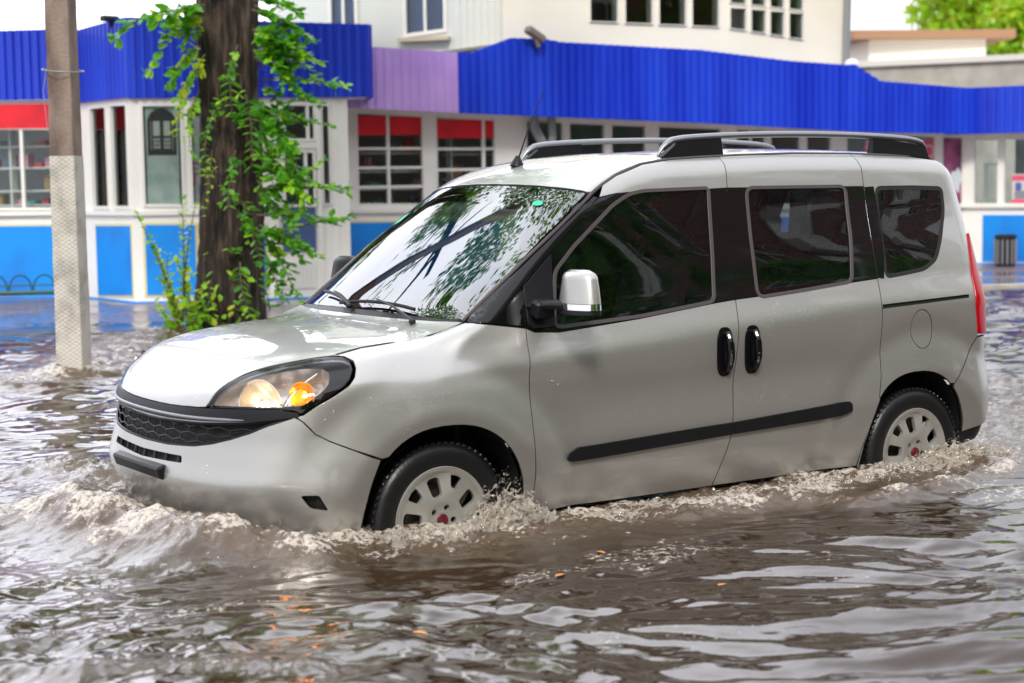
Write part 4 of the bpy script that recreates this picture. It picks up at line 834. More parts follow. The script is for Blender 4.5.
def holed(name, k, outline, holes, d0, d1, m, parent):
    V2, F = tri2d(outline, holes, 3.0)
    V = [wp(k, u, z, d1) for u, z in V2]; FF = list(F)
    if area(V2[list(F[0])]) < 0: FF = [f[::-1] for f in FF]
    for ring in [outline]+list(holes):
        b = len(V); n = len(ring); sg = area(np.array(ring))*(1 if ring is outline else -1)
        V += [wp(k, u, z, d1) for u, z in ring]+[wp(k, u, z, d0) for u, z in ring]
        for i in range(n):
            f = (b+i, b+n+i, b+n+(i+1) % n, b+(i+1) % n); FF.append(f if sg > 0 else f[::-1])
    return from_data(name, V, FF, m, parent, None, False)
def rectp(u0, z0, u1, z1): return [(u0, z0), (u1, z0), (u1, z1), (u0, z1)]
def grow(poly, d): return [tuple(p) for p in offset_poly(np.array(poly), -d)]
def ribbed(name, k, u0, u1, ztop, zbot, m, parent, pitch=.11, dep=.030, d=0.0, thick=.03):
    us = []; x = u0
    while x < u1-.01:
        for f, h in ((0, 0), (.30, 0), (.42, 1), (.88, 1), (1.0-1e-4, 0)):
            if x+f*pitch < u1: us.append((x+f*pitch, h))
        x += pitch
    us.append((u1, 0)); V = []; F = []
    for u, h in us:
        for z in (zbot(u), ztop(u)): V.append(wp(k, u, z, d+h*dep))
        for z in (zbot(u), ztop(u)): V.append(wp(k, u, z, d-thick))
    for i in range(len(us)-1):
        a, b = i*4, i*4+4; F += [(a, b, b+1, a+1), (a+3, b+3, b+2, a+2), (a+1, b+1, b+3, a+3), (a+2, b+2, b, a)]
    return from_data(name, V, F, m, parent, None, False)
def lin(poly_u, poly_z): return lambda u: float(np.interp(u, poly_u, poly_z))
def f_(k): return FEAT[k][1]
def window(k, poly, parent, bars_v=(), bars_h=(), fr=.045, name='window', d=.0, glass=None, m=None):
    """frame with its pane; bars at fractions of the width and height"""
    mb = MB(); us = [p[0] for p in poly]; u0, u1 = min(us), max(us); zb = (poly[2][1]+poly[3][1])/2; zt_ = (poly[0][1]+poly[1][1])/2
    q = offset_poly(np.array(poly), fr)
    n = len(poly)
    for i in range(n):
        j = (i+1) % n; prism(mb, k, [poly[i], poly[j], tuple(q[j]), tuple(q[i])], d-.05, d+.025)
    for f in bars_v: u = u0+(u1-u0)*f; prism(mb, k, rectp(u-.02, zb+fr, u+.02, zt_-fr), d-.04, d+.015)
    for f in bars_h: z = zb+(zt_-zb)*f; prism(mb, k, rectp(u0+fr, z-.018, u1-fr, z+.018), d-.038, d+.012)
    w_ = mb.build(name, m or WFRAME, parent, smooth=False)
    plate('pane', k, [tuple(p) for p in q], d-.022, d-.016, glass or WGLASS, w_)
    return w_
# ground, pavement, kerb
GRDM = mat('wet_asphalt', (.05, .05, .05), .5)
tag(from_data('ground', [(-400, -400, .0), (400, -400, .0), (400, 400, .0), (-400, 400, .0)], [(0, 1, 2, 3)], GRDM), kind='structure')
def tiles_mat():
    m = mat('wet_paving', (.20, .15, .16), .10, spec=.6); t = m.node_tree; b = t.nodes['Principled BSDF']
    tcn = t.nodes.new('ShaderNodeTexCoord'); br = t.nodes.new('ShaderNodeTexBrick'); br.inputs['Scale'].default_value = 2.2
    br.inputs['Color1'].default_value = (.20, .14, .15, 1); br.inputs['Color2'].default_value = (.14, .12, .14, 1); br.inputs['Mortar'].default_value = (.06, .05, .05, 1); br.inputs['Mortar Size'].default_value = .012
    mp = t.nodes.new('ShaderNodeMapping'); mp.inputs['Rotation'].default_value = (0, 0, .3); t.links.new(tcn.outputs['Object'], mp.inputs[0]); t.links.new(mp.outputs[0], br.inputs['Vector'])
    t.links.new(br.outputs['Color'], b.inputs['Base Color'])
    n = t.nodes.new('ShaderNodeTexNoise'); n.inputs['Scale'].default_value = .9; n.inputs['Detail'].default_value = 4; t.links.new(tcn.outputs['Object'], n.inputs['Vector'])
    r = t.nodes.new('ShaderNodeMapRange'); r.inputs[1].default_value = .42; r.inputs[2].default_value = .6; r.inputs[3].default_value = .08; r.inputs[4].default_value = .40
    t.links.new(n.outputs['Fac'], r.inputs[0]); t.links.new(r.outputs[0], b.inputs['Roughness'])
    bp = t.nodes.new('ShaderNodeBump'); bp.inputs['Strength'].default_value = .4; bp.inputs['Distance'].default_value = .006; t.links.new(br.outputs['Fac'], bp.inputs['Height']); bp.invert = True; t.links.new(bp.outputs[0], b.inputs['Normal'])
    return m
K0 = [(-40, 17.5), (-8, 11.6), (1.3, 9.95), (6.5, 9.3), (12.99, 7.75), (20, 5.9), (60, -5)]
K1_ = [(x+.25, y+1.25) for x, y in K0]; zk = [.262, .262, .262, .275, .325, .325, .325]
V = [(x, y, .325) for x, y in K1_]+[(80, 90, .325), (-60, 90, .325)]+[(x, y, z) for (x, y), z in zip(K0, zk)]
tag(from_data('paved_plaza', V, [tuple(range(9))]+[(9+i, 10+i, i+1, i) for i in range(6)], tiles_mat()), kind='structure')
b = MB()
for (x0, y0), (x1, y1) in zip(K0[3:], K0[4:]):
    L = math.hypot(x1-x0, y1-y0); nx, ny = (y1-y0)/L, -(x1-x0)/L
    P = [(x0, y0), (x1, y1), (x1+nx*.16, y1+ny*.16), (x0+nx*.16, y0+ny*.16)]
    b.add([(x, y, .02) for x, y in P]+[(x, y, .338) for x, y in P], [(3, 2, 1, 0), (4, 5, 6, 7), (0, 1, 5, 4), (1, 2, 6, 5), (2, 3, 7, 6), (3, 0, 4, 7)][::1])
tag(b.build('kerb', mat('kerb_stone', (.50, .47, .42), .6, vary=(4, (.36, .33, .30), .4, .7)), None, False), kind='structure')

GZ = .30
# -- left shop: back wall A, bay K1, front K2 with its door
shop = empty('kiosk_shop', wp('K2', 0, GZ), 'blue and cream corner kiosk with a half glazed door behind the tree', 'kiosk')
LA, L1, L2 = plane('A')[3], plane('K1')[3], plane('K2')[3]
def clampu(poly, lo, hi): return [(min(max(u, lo), hi), z) for u, z in poly]
ZF, ZT = 2.745, 3.64
ribbed('fascia', 'A', -3, LA, lambda u: 3.66, lambda u: 2.80, BLUE, shop)
ribbed('fascia', 'K1', 0, L1, lambda u: 3.62+.05*u/L1, lambda u: 2.745, BLUE, shop)
ribbed('fascia', 'K2', 0, L2, lambda u: 3.67-.07*u/L2, lambda u: 2.735, BLUE, shop)
ribbed('fascia', 'KR', 0, plane('KR')[3], lambda u: 3.60, lambda u: 2.735, BLUE, shop)
holed('wall', 'A', rectp(-3, .25, LA-.0, 2.80), [f_('A_win')], -.12, -.06, CREAM, shop)
w1s = [clampu(f_('K1_w1'), .24, L1), clampu(f_('K1_w2'), .1, L1-.09)]
holed('wall', 'K1', rectp(.02, .25, L1-.06, 2.745), w1s, -.12, -.04, CREAM, shop)
K2W = [f_(q) for q in ('K2_w1', 'K2_w2', 'K2_transom', 'K2_dglass', 'K2_side1')]
K2R = f_('K2_wall')[1][0]
holed('wall', 'K2', rectp(.0, .25, K2R, 2.735), K2W, -.12, -.04, CREAM, shop)
def wallbox(name, k, u, z0, z1, dep, m, parent): return plate(name, k, rectp(u-.04, z0, u+.04, z1), -dep, -.05, m, parent)
plate('side_wall', 'KR', rectp(.0, .25, plane('KR')[3], 2.735), -.5, -.42, CREAM, shop)
b = MB()     # soffits and flat roof
Pk = [wp('A', -3, 0), wp('A', LA, 0), wp('K1', 0, 0), wp('K2', 0, 0), wp('K2', L2, 0), wp('KR', plane('KR')[3], 0), wp('A', -3, 0, -7)]
P0s = [Vector(p).to_2d() for p in (wp('A', -3, 0, -.1), wp('A', LA, 0, -.1), wp('K1', .1, 0, -.05), wp('K1', L1-.05, 0, -.06), wp('K2', L2-.03, 0, -.04), wp('K2', L2+.5, 0, -6), wp('A', -3, 0, -7))]
for z0, z1 in ((2.745, 2.775), (3.50, 3.54)):
    n = len(P0s); b.add([(p.x, p.y, z0) for p in P0s]+[(p.x, p.y, z1) for p in P0s], [tuple(range(n-1, -1, -1)), tuple(range(n, 2*n))]+[(i, (i+1) % n, n+(i+1) % n, n+i) for i in range(n)])
b.build('roof_slab', CREAM, shop, False)
for i, q in enumerate(('K2_p1', 'K2_p2')):
    plate('panel_border', 'K2', grow(f_(q), .03), -.045, -.032, YELL, shop); plate('blue_panel', 'K2', f_(q), -.032, -.022, CYAN, shop)
q = clampu(f_('K1_panel'), .1, L1-.1); plate('panel_border', 'K1', grow(q, .03), -.045, -.032, YELL, shop); plate('blue_panel', 'K1', q, -.032, -.022, CYAN, shop)
q = [(-3, 1.24), (LA-.12, 1.23), (LA-.12, .355), (-3, .36)]; plate('panel_border', 'A', grow(q, .03), -.065, -.052, YELL, shop); plate('blue_panel', 'A', q, -.052, -.042, CYAN, shop)
for k, u0, u1, dd in (('A', -3, LA, -.04), ('K1', .02, L1-.02, -.02), ('K2', .0, K2R, -.02)): plate('blue_skirting', k, rectp(u0, .25, u1, .345), -.1, dd, CYAN, shop)
for k, u0, u1 in (('A', -3, LA-.05), ('K1', .05, L1), ('K2', 0, K2W[2][0][0]-.06)): plate('window_sill', k, rectp(u0, 1.365, u1, 1.415), -.05, .0, WFRAME, shop)
wa = window('A', f_('A_win'), shop, bars_v=(.50, .9), fr=.03, d=-.06)
plate('red_blind', 'A', [(.0, 2.46), (LA-.05, 2.44), (LA-.05, 2.745), (.0, 2.76)], -.058, -.03, REDM, shop)
for q in w1s: window('K1', q, shop, fr=.035, d=-.04); plate('curtain', 'K1', q, -.115, -.105, mat('dark_curtain', (.14, .13, .13), .9, vary=(3, (.30, .28, .27), .5, .7, (6, 6, .5))) if 'dark_curtain' not in bpy.data.materials else bpy.data.materials['dark_curtain'], shop)
win_arch = window('K2', K2W[0], shop, fr=.035, d=-.04)
window('K2', K2W[1], shop, fr=.035, d=-.04, bars_v=(.36,))
window('K2', K2W[4], shop, fr=.02, d=-.04)
dr = window('K2', K2W[3], shop, fr=.03, d=-.03, name='door', bars_v=(.7,))
dq = f_('K2_dlow'); plate('door_lower_glass', 'K2', dq, -.035, -.02, mat('blue_grey_film', (.07, .12, .27), .35), dr)
q = f_('K2_dpanel'); mb = MB()
for i in range(9):
    u0 = q[0][0]+(q[1][0]-q[0][0])*i/9; u1 = q[0][0]+(q[1][0]-q[0][0])*(i+.93)/9; prism(mb, 'K2', rectp(u0, q[2][1], u1, q[0][1]), -.04, -.022)
mb.build('door_panel', WFRAME, dr, False)
mb = MB(); o = f_('K2_door'); prism(mb, 'K2', rectp(o[0][0]-.03, o[3][1]-.02, o[0][0]+.03, 2.70), -.04, .0); prism(mb, 'K2', rectp(o[1][0]-.03, o[3][1]-.02, o[1][0]+.03, 2.70), -.04, .0); prism(mb, 'K2', rectp(o[0][0]+.03, 2.13, o[1][0]-.03, 2.19), -.04, -.005)
mb.build('door_frame', WFRAME, dr, False)
mb = MB(); a_ = Vector(wp('K2', dq[0][0]+.05, 1.5, .0)); mb.tube([a_, a_+Vector((0, 0, .0))+Vector(wp('K2', 0, 0, .05))-Vector(wp('K2', 0, 0, 0)), Vector(wp('K2', dq[0][0]+.05, 1.30, .05)), Vector(wp('K2', dq[0][0]+.05, 1.30, 0))], .012, 8); mb.build('door_handle', PIPEM, dr)
window('K2', K2W[2], shop, fr=.03, d=-.04, name='transom_window', bars_v=(.75,))
# poster with an arched dark gate behind the glass
POSTW = mat('poster_paper', (.62, .60, .57), .6); POSTD = mat('poster_ink', (.06, .05, .055), .6); POSTG = mat('poster_green', (.45, .55, .50), .6, vary=(6, (.62, .68, .64), .4, .6)); LRED = mat('red_lettering', (.55, .04, .06), .5)
aq = K2W[0]; au0, au1, az0, az1 = aq[0][0]+.06, aq[1][0]-.06, aq[2][1]+.04, aq[0][1]-.04
post = plate('poster', 'K2', rectp(au0, az0, au1, az1), -.075, -.066, POSTG, None)
tag(post, 'window poster with a dark arched gate drawing in the kiosk front', 'poster')
zs = az0+.50*(az1-az0); arc = [(au0+.02, zs)]+[(au1-.02, zs)]; cxm = (au0+au1)/2; ra_ = (au1-au0)/2-.02
arc += [(cxm+ra_*math.cos(t), az1-ra_-.02+ra_*math.sin(t)) for t in np.linspace(0, math.pi, 18)]
plate('gate_arch', 'K2', arc, -.0655, -.0645, POSTD, post)
mb = MB()
for sgn in (-1, 1):
    x0 = cxm+sgn*.06; prism(mb, 'K2', rectp(x0-.038, zs+.23, x0+.038, zs+.40), -.0640, -.0630)
    for r_ in range(3):
        for c_ in range(3): prism(mb, 'K2', rectp(x0-.038+c_*.028, zs+.08+r_*.045, x0-.018+c_*.028, zs+.112+r_*.045), -.0640, -.0630)
    prism(mb, 'K2', rectp(cxm+sgn*.125-.003, zs+.06, cxm+sgn*.125+.003, zs+.40), -.0640, -.0630)
mb.build('gate_openings', POSTW, post, False)
mb = MB()
for c_ in range(7): prism(mb, 'K2', rectp(au0+.03+c_*(au1-au0-.06)/7, zs-.04, au0+.03+(c_+.6)*(au1-au0-.06)/7, zs-.02), -.0655, -.0640)
prism(mb, 'K2', rectp(au0, zs-.07, au1, zs-.05), -.0655, -.0640); mb.build('poster_rule', POSTW, post, False)
def text(name, s, k, u, z, size, m, parent, d=.0, extrude=.004, center=False):
    cu = bpy.data.curves.new(name, 'FONT'); cu.body = s; cu.size = size; cu.extrude = extrude; cu.resolution_u = 3
    if center: cu.align_x = 'CENTER'
    tmp = bpy.data.objects.new(name+'_src', cu); C.objects.link(tmp); dg = bpy.context.evaluated_depsgraph_get(); me = bpy.data.meshes.new_from_object(tmp.evaluated_get(dg)); bpy.data.objects.remove(tmp)
    P0, e, n, L = plane(k); R_ = Matrix(((e[0], 0, n[0]), (e[1], 0, n[1]), (0, 1, 0)))
    o_ = Vector(wp(k, u, z, d))
    for v in me.vertices: v.co = R_ @ v.co+o_
    me.materials.clear(); me.materials.append(m); o = bpy.data.objects.new(name, me); return link(o, parent)
lq = f_('letter')
ps2 = plate('poster', 'K2', rectp(K2W[1][0][0]+.06, K2W[1][2][1]+.03, K2W[1][0][0]+.42, K2W[1][0][1]-.15), -.075, -.066, mat('notice_paper', (.55, .56, .56), .6, vary=(5, (.40, .44, .44), .45, .6)), None)
tag(ps2, 'pale notice with red Cyrillic letters in the kiosk window next to the tree trunk', 'notice')
text('lettering', 'ЛО', 'K2', lq[0][0], lq[2][1], .21, LRED, ps2, -.0652, .001)
mb = MB()
for q in ('letter_line1', 'letter_line2'): prism(mb, 'K2', f_(q), -.0655, -.0640)
mb.build('red_rule', LRED, ps2, False)

# -- the long shop row E and its angled end F
row_ = empty('shop_row', wp('E', 5, GZ), 'long low shop row with a blue corrugated fascia and a purple fascia section', 'shop')
LE, LF = plane('E')[3], plane('F')[3]
eb = f_('E_blue'); ep = f_('E_purple')
top_pts = eb[:11]; bot_pts = eb[11:]
tops = sorted([(max(eb[0][0], p[0]) if i else eb[0][0], p[1]) for i, p in enumerate(top_pts)])
us_, zs_ = [p[0] for p in tops], [p[1] for p in tops]
bots = sorted(bot_pts); ub, zb_ = [p[0] for p in bots], [p[1] for p in bots]
UE = LE
ribbed('fascia', 'EF', us_[0], UE, lin(us_, zs_), lin(ub, zb_), BLUE, row_, pitch=.12, dep=.034, d=.0)
epp = sorted(ep); ribbed('purple_fascia', 'EF', .0, us_[0]-.005, lin([0, us_[0]], [tops[0][1]+.06, tops[0][1]]), lin([0, us_[0]], [bots[0][1]+.06, bots[0][1]]), PURPLE, row_, pitch=.12, dep=.014, d=.0)
ribbed('fascia', 'F', -.2, LF, lambda u: lin(us_, zs_)(UE)+.01, lambda u: lin(ub, zb_)(UE), BLUE, row_, pitch=.13, dep=.03, d=.40)
ZE = lambda u: lin([0, 1.743, 5.5, LE], [2.69, 2.605, 2.482, 2.338])(u)
WE = [f_('E_w%d' % i) for i in range(3)]+[f_('E_v%d' % i) for i in range(10)]
WE = [[(min(max(u, .05), LE-.05), min(z, ZE(u)-.06)) for u, z in q] for q in WE]
# the last one touches the corner
holed('wall', 'E', [(0, .25), (LE, .25), (LE, ZE(LE)), (0, ZE(0))], WE, -.12, -.0, CREAM, row_)
b = MB()
prism(b, 'E', [(0, ZE(0)-.02), (LE, ZE(LE)-.02), (LE, ZE(LE)+.02), (0, ZE(0)+.02)], .0, .415); b.build('soffit', CREAM, row_, False)
WFs = [f_('F_w1'), f_('F_w2')]; WFs = [[(max(u, .08), min(z, 2.27)) for u, z in q] for q in WFs]
holed('wall', 'F', rectp(0, .25, LF, 2.335), WFs, -.12, -.0, CREAM, row_)
b = MB(); prism(b, 'F', rectp(0, 2.315, LF, 2.355), .0, .365); b.build('soffit', CREAM, row_, False)
for i, q in enumerate(WE):
    bv = {1: (.47,), 2: (.80,), 7: (.5,)}.get(i, ()); bh = {1: (.20, .41, .62), 2: (.40, .64), 0: (.4,)}.get(i, ())
    window('E', q, row_, bars_v=bv, bars_h=bh, fr=.02, d=-.02)
for i in range(3):
    q = WE[i]; u0, u1 = q[0][0], q[1][0]; zt_ = min(q[0][1], q[1][1])
    plate('red_blind', 'E', rectp(u0+.02, zt_-.25, u1-.02, zt_-.01), -.036, -.018, REDM, row_)
for q in WFs: window('F', q, row_, fr=.025, d=-.02)
dfw = f_('F_door'); window('F', [(max(u, .1), z) for u, z in dfw], row_, fr=.05, d=-.10, name='inner_door')
q = f_('E_panel'); plate('panel_border', 'E', grow(q, .03), .0, .012, YELL, row_); plate('blue_panel', 'E', q, .012, .022, CYAN, row_)
q = [(q[1][0]+.3, 1.2), (8.9, 1.1), (8.9, .38), (q[1][0]+.3, .36)]; plate('blue_panel', 'E', q, .0, .022, CYAN, row_)
q = f_('F_panel'); plate('blue_panel', 'F', q, .0, .022, CYAN, row_); plate('blue_skirting', 'F', f_('F_skirt'), .0, .03, CYAN, row_)
plate('window_sill', 'F', rectp(.0, 1.19, LF, 1.235), .0, .05, WFRAME, row_); plate('window_sill', 'E', [(0, 1.33), (LE, 1.19), (LE, 1.235), (0, 1.38)], .0, .05, WFRAME, row_)
# back of the row: rear wall, roof
b = MB(); prism(b, 'E', [(0, 2.9), (LE+3, 2.6), (LE+3, 2.66), (0, 2.96)], -7, .42); b.build('roof', mat('roof_felt', (.18, .17, .16), .9), row_, False)
for k, L_, z_ in (('E', LE+2, 2.9), ('F', LF+1, 2.6), ('A', LA, 2.75), ('K2', K2R, 2.73)):
    plate('back_wall', k, rectp(-.5 if k == 'E' else -3 if k == 'A' else 0, .3, L_, z_), -3.2, -3.1, DARKIN, shop if k in 'AK2' else row_)
    plate('inner_floor', k, rectp(0 if k != 'A' else -3, .32, L_, .34), -3.1, -.12, DARKIN, shop if k in 'AK2' else row_)
# goods on shelves behind the glass
cols = [((.55, .05, .06), 'r'), ((.05, .2, .5), 'b'), ((.6, .58, .5), 'w'), ((.35, .22, .1), 'n'), ((.1, .35, .3), 'g'), ((.7, .3, .4), 'p'), ((.12, .14, .2), 'd')]
GM = [mat('goods_'+c, col, .5) for col, c in cols]
def shelves(k, u0, u1, zl, d, label, seed, parts=None, dens_=.75):
    rnd_ = random.Random(seed); st = empty('display_shelf', wp(k, (u0+u1)/2, zl[0], d), label, 'shelf', 'display shelves behind the shop glass')
    b = MB()
    for z in zl: prism(b, k, rectp(u0, z-.02, u1, z), d-.22, d+.10)
    b.build('shelf_boards', SHELF, st, False)
    b = MB()
    n = max(1, int((u1-u0)/.9))
    for i in range(n+1): u = u0+(u1-u0)*i/n; prism(b, k, rectp(u-.012, zl[0]-.3, u+.012, zl[-1]+.35), d-.05, d+.11)
    b.build('shelf_posts', SHELF, st, False)
    me = {}
    bs = [MB() for _ in GM]
    for z in zl:
        u = u0+.03
        while u < u1-.06:
            w_ = rnd_.uniform(.04, .17); h = rnd_.uniform(.04, .20)
            if rnd_.random() < dens_ and u+w_ < u1: prism(bs[rnd_.choice([0, 1, 2, 3, 3, 4, 5, 6, 6, 6])], k, rectp(u, z+.001, u+w_-.01, z+h), d-.15, d+rnd_.uniform(-.05, .08))
            u += w_+rnd_.uniform(0, .08)
    V = []; F = []; mi = []
    for i, q in enumerate(bs):
        o_ = len(V); V += q.V; F += [tuple(o_+a for a in f) for f in q.F]; mi += [i]*len(q.F)
    o = from_data('shelf_goods', V, F, GM[0], None, None, False)
    for m_ in GM[1:]: o.data.materials.append(m_)
    o.data.polygons.foreach_set('material_index', mi)
    tag(o, kind='stuff')
shelves('A', -1.2, LA-.1, [1.50, 1.68, 1.97, 2.24], -.45, 'display shelves with cartons and red boxes behind the leftmost shop window', 3)
shelves('E', .15, .95+.6, [1.40, 1.63, 1.86, 2.10], -.35, 'grey display shelves behind the glass between the kiosk door and the grey downpipe, near end', 4, dens_=.35)
shelves('E', 1.75, 2.65, [1.40, 1.75, 2.08], -.35, 'grey display shelves behind the window next to the forked grey downpipe', 5, dens_=.35)
# posters on the row
POSTR = mat('poster_pink', (.75, .10, .18), .5); POSTP = mat('poster_violet', (.16, .05, .14), .5, vary=(2.5, (.50, .12, .28), .45, .65))
q = f_('E_text'); pr = plate('banner', 'E', grow(q, .03), -.012, -.004, mat('banner_white', (.78, .70, .70), .6), None); tag(pr, 'white banner with red capital letters above the van roof rail', 'banner')
text('lettering', 'ЕРЕГІ', 'E', (q[0][0]+q[1][0])/2, (q[2][1]+q[3][1])/2-.0, .30, POSTR, pr, -.003, center=True)
q = f_('E_textO'); pr = plate('banner', 'E', q, -.012, -.004, POSTR, None); tag(pr, 'red banner with a white letter O left of the violet poster', 'banner')
text('lettering', 'O', 'E', (q[0][0]+q[1][0])/2, q[2][1]+.03, .30, POSTW, pr, -.003, center=True)
q = [(min(u, LE-.06), z) for u, z in f_('E_poster')]; pr = plate('poster', 'E', q, -.012, -.004, POSTP, None); tag(pr, 'tall violet poster with a white splash at the corner of the shop row', 'poster')
um = q[0][0]+(q[1][0]-q[0][0])*.72; zm = (q[0][1]+q[2][1])/2-.12
plate('white_splash', 'E', [(um+.10*math.cos(t)*(1+.3*math.sin(3*t)), zm+.17*math.sin(t)*(1+.2*math.cos(5*t))) for t in np.linspace(0, 2*math.pi, 24, endpoint=False)], -.003, .0, mat('poster_white', (.62, .68, .75), .5), pr)
q = f_('F_poster'); pr = plate('poster', 'F', q, -.015, -.006, POSTW, None); tag(pr, 'white and pink poster with two small figures at the right end window', 'poster')
zz0, zz1 = q[2][1], q[0][1]
plate('pink_strip', 'F', rectp(q[0][0], zz1-.10, q[1][0], zz1-.02), -.005, -.001, POSTR, pr); plate('pink_strip', 'F', rectp(q[0][0], zz0, q[1][0], zz0+.06), -.005, -.001, POSTR, pr)
plate('grey_block', 'F', rectp(q[0][0]+.04, zz0+.07, q[1][0], zz0+.19), -.005, -.001, mat('poster_grey', (.25, .25, .28), .6), pr)
for i, m_ in enumerate((mat('poster_blue', (.10, .12, .40), .6), POSTP)):
    plate('small_figure', 'F', rnd(rectp(q[0][0]+.05+i*.15, zz0+.19, q[0][0]+.14+i*.15, zz1-.13), .03), -.005, -.001, m_, pr)

# -- upper storey building behind the row
up_ = empty('upper_building', wp('U2', 0, GZ), 'tall cream building with rows of white framed windows rising behind the blue fascia', 'building')
U1L, U2L = plane('U1')[3], plane('U2')[3]
U1W = [f_('U1_w1'), f_('U1_w2')]
holed('corrugated_wall', 'U1', rectp(.0, 2.72, U1L, 6.8), U1W, -.15, .0, GREYC, up_)
ribbed('corrugated_cladding', 'U1', U1L*.50, U1L-.01, lambda u: 3.42+.0*u, lambda u: 3.0, GREYC, up_, pitch=.1, dep=.02, d=.02)
q = f_('U1_w2'); 
ribbed('corrugated_cladding', 'U1', q[1][0]+.1, U1L-.01, lambda u: 6.8, lambda u: 3.43, GREYC, up_, pitch=.1, dep=.02, d=.02)
for q in U1W:
    window('U1', q, up_, bars_v=(.5,), fr=.05, d=.0, glass=glass_mat('curtained_glass', (.7, .8, .95), .95, ior=1.6) if 'curtained_glass' not in bpy.data.materials else bpy.data.materials['curtained_glass'])
    plate('window_ledge', 'U1', rectp(q[0][0]-.05, q[3][1]-.06, q[1][0]+.05, q[3][1]-.01), .0, .12, mat('ledge', (.6, .5, .38), .6) if 'ledge' not in bpy.data.materials else bpy.data.materials['ledge'], up_)
    plate('curtain', 'U1', q, -.145, -.13, mat('curtain', (.55, .60, .66), .9) if 'curtain' not in bpy.data.materials else bpy.data.materials['curtain'], up_)
plate('drip_ledge', 'U1', [(p[0], p[1]) for p in f_('U1_ledge')], .04, .16, mat('drip', (.22, .22, .22), .6), up_)
U2W = [f_('U2_a%d' % i) for i in range(4)]+[f_('U2_b%d' % i) for i in range(4)]+[f_('U2_c%d' % i) for i in range(4)]
us2, zs2 = [0, 5.0, U2L], [3.55, 3.33, 3.27]
holed('wall', 'U2', [(0, 2.72), (U2L, 2.72), (U2L, 6.8), (0, 6.8)], U2W, -.15, .0, WARMC, up_)
for i, q in enumerate(U2W): window('U2', q, up_, fr=.012, d=.0)
plate('back_wall', 'U2', rectp(.2, 3.2, U2L-.2, 6.7), -3.0, -2.9, mat('room_wall', (.28, .20, .12), .9, vary=(.8, (.5, .35, .15), .5, .6)), up_)
b = MB(); prism(b, 'U2', rectp(U2L-.02, .3, U2L, 6.8), -6, -.15); prism(b, 'U1', rectp(.0, .3, .02, 6.8), -6, -.15); b.build('side_wall', WARMC, up_, False)
b = MB(); prism(b, 'U2', rectp(-.1, 6.8, U2L+.1, 6.9), -7, .3); prism(b, 'U1', rectp(.0, 6.8, U1L+.2, 6.89), -7, .2); b.build('roof', CONC, up_, False)
b = MB(); x, y, z = PTS['dp0']; x2, y2, z2 = PTS['dp1']; b.tube([(x, y, 6.7), (x, y, z), (x2, y2, z2), (x2-.05, y2-.12, z2-.12)], .055, 10); dpp = b.build('downpipe', PIPEM, up_)
b = MB(); b.blob((x2-.03, y2-.15, z2-.03), (.12, .12, .10), 12, 8); b.build('lamp_globe', mat('white_plastic', (.7, .7, .7), .4), dpp)
# forked downpipe left of the row's small windows
x, y, z = PTS['pipeT']
dp = MB(); xw, yw, zw = wp('E', 3.0, 2.45, .15)
e = plane('E')[1]
def ew(du, z, d=.15): return wp('E', 3.0+du, z, d)
dp.tube([ew(-.22, 2.56), ew(-.20, 2.40), ew(.0, 2.05), ew(.04, 1.85), ew(.04, .34)], .065, 10); dp.tube([ew(.05, 2.56), ew(.06, 2.3), ew(.0, 2.02)], .06, 10)
tag(dp.build('forked_downpipe', PIPEM, None), 'forked grey downpipe on the shop row in front of the red blind edge', 'drainpipe')
# floodlight on the fascia, camera on the kiosk
x, y, z = wp('E', eb[0][0]+1.05, 3.60, .58)
b = MB(); b.box((x, y, z), (.30, .12, .10), Matrix.Rotation(.5, 3, 'Y'), .02); b.tube([(x, y, z-.02), (x+.05, y-.0, z-.16)], .03, 8)
tag(b.build('floodlight', mat('weathered_grey', (.22, .17, .15), .6), None), 'small grey floodlight on top of the blue fascia right of the purple section', 'lamp')
x, y, z = PTS['kcam']; b = MB(); b.box((x, y-.05, z), (.22, .10, .07), Matrix.Rotation(.2, 3, 'Z'), .015); b.tube([(x+.02, y-.02, z-.02), (x+.05, y+.06, z-.10)], .015, 8)
tag(b.build('security_camera', DARKM, None), 'small dark security camera on the kiosk fascia edge', 'camera')
# bin, hooped rack
x, y, z = PTS['bin']; b = MB(); z0 = .326
b.lathe([(.0, 0), (.14, 0), (.15, .03), (.15, .42), (.165, .43), (.165, .47), (.13, .475), (.12, .40)], (x, y, z0), (0, 0, 1), 24)
bn_ = tag(b.build('litter_bin', DARKM, None), 'dark round litter bin standing against the blue panel at the right', 'bin')
b = MB()
for i in range(14): t = 2*math.pi*i/14; b.box((x+.157*math.cos(t), y+.157*math.sin(t), z0+.22), (.02, .02, .36), Matrix.Rotation(t, 3, 'Z'))
b.build('bin_slats', PIPEM, bn_, False)
GREENM = mat('dark_green_paint', (.008, .07, .05), .4)
rk = empty('hooped_barrier', (2.3, 13.7, .32), 'low dark green hooped metal barrier by the left shop wall', 'barrier')
b = MB(); d0 = Vector((3.42-1.2, 13.6-14.5, 0)).normalized(); p0 = Vector((1.2, 14.45, 0)); 
for i in range(9):
    c_ = p0+d0*(.15+i*.28)
    b.tube([c_+d0*(.13*math.cos(t))+Vector((0, 0, .46+.20*max(0, math.sin(t))**.8)) for t in np.linspace(0, math.pi, 12)], .010, 6)
b.build('hoops', GREENM, rk)
b = MB(); b.tube([p0+Vector((0, 0, .45)), p0+d0*2.55+Vector((0, 0, .45))], .03, 6); b.tube([p0+Vector((0, 0, .54)), p0+d0*2.55+Vector((0, 0, .54))], .012, 6); b.build('rail', GREENM, rk)
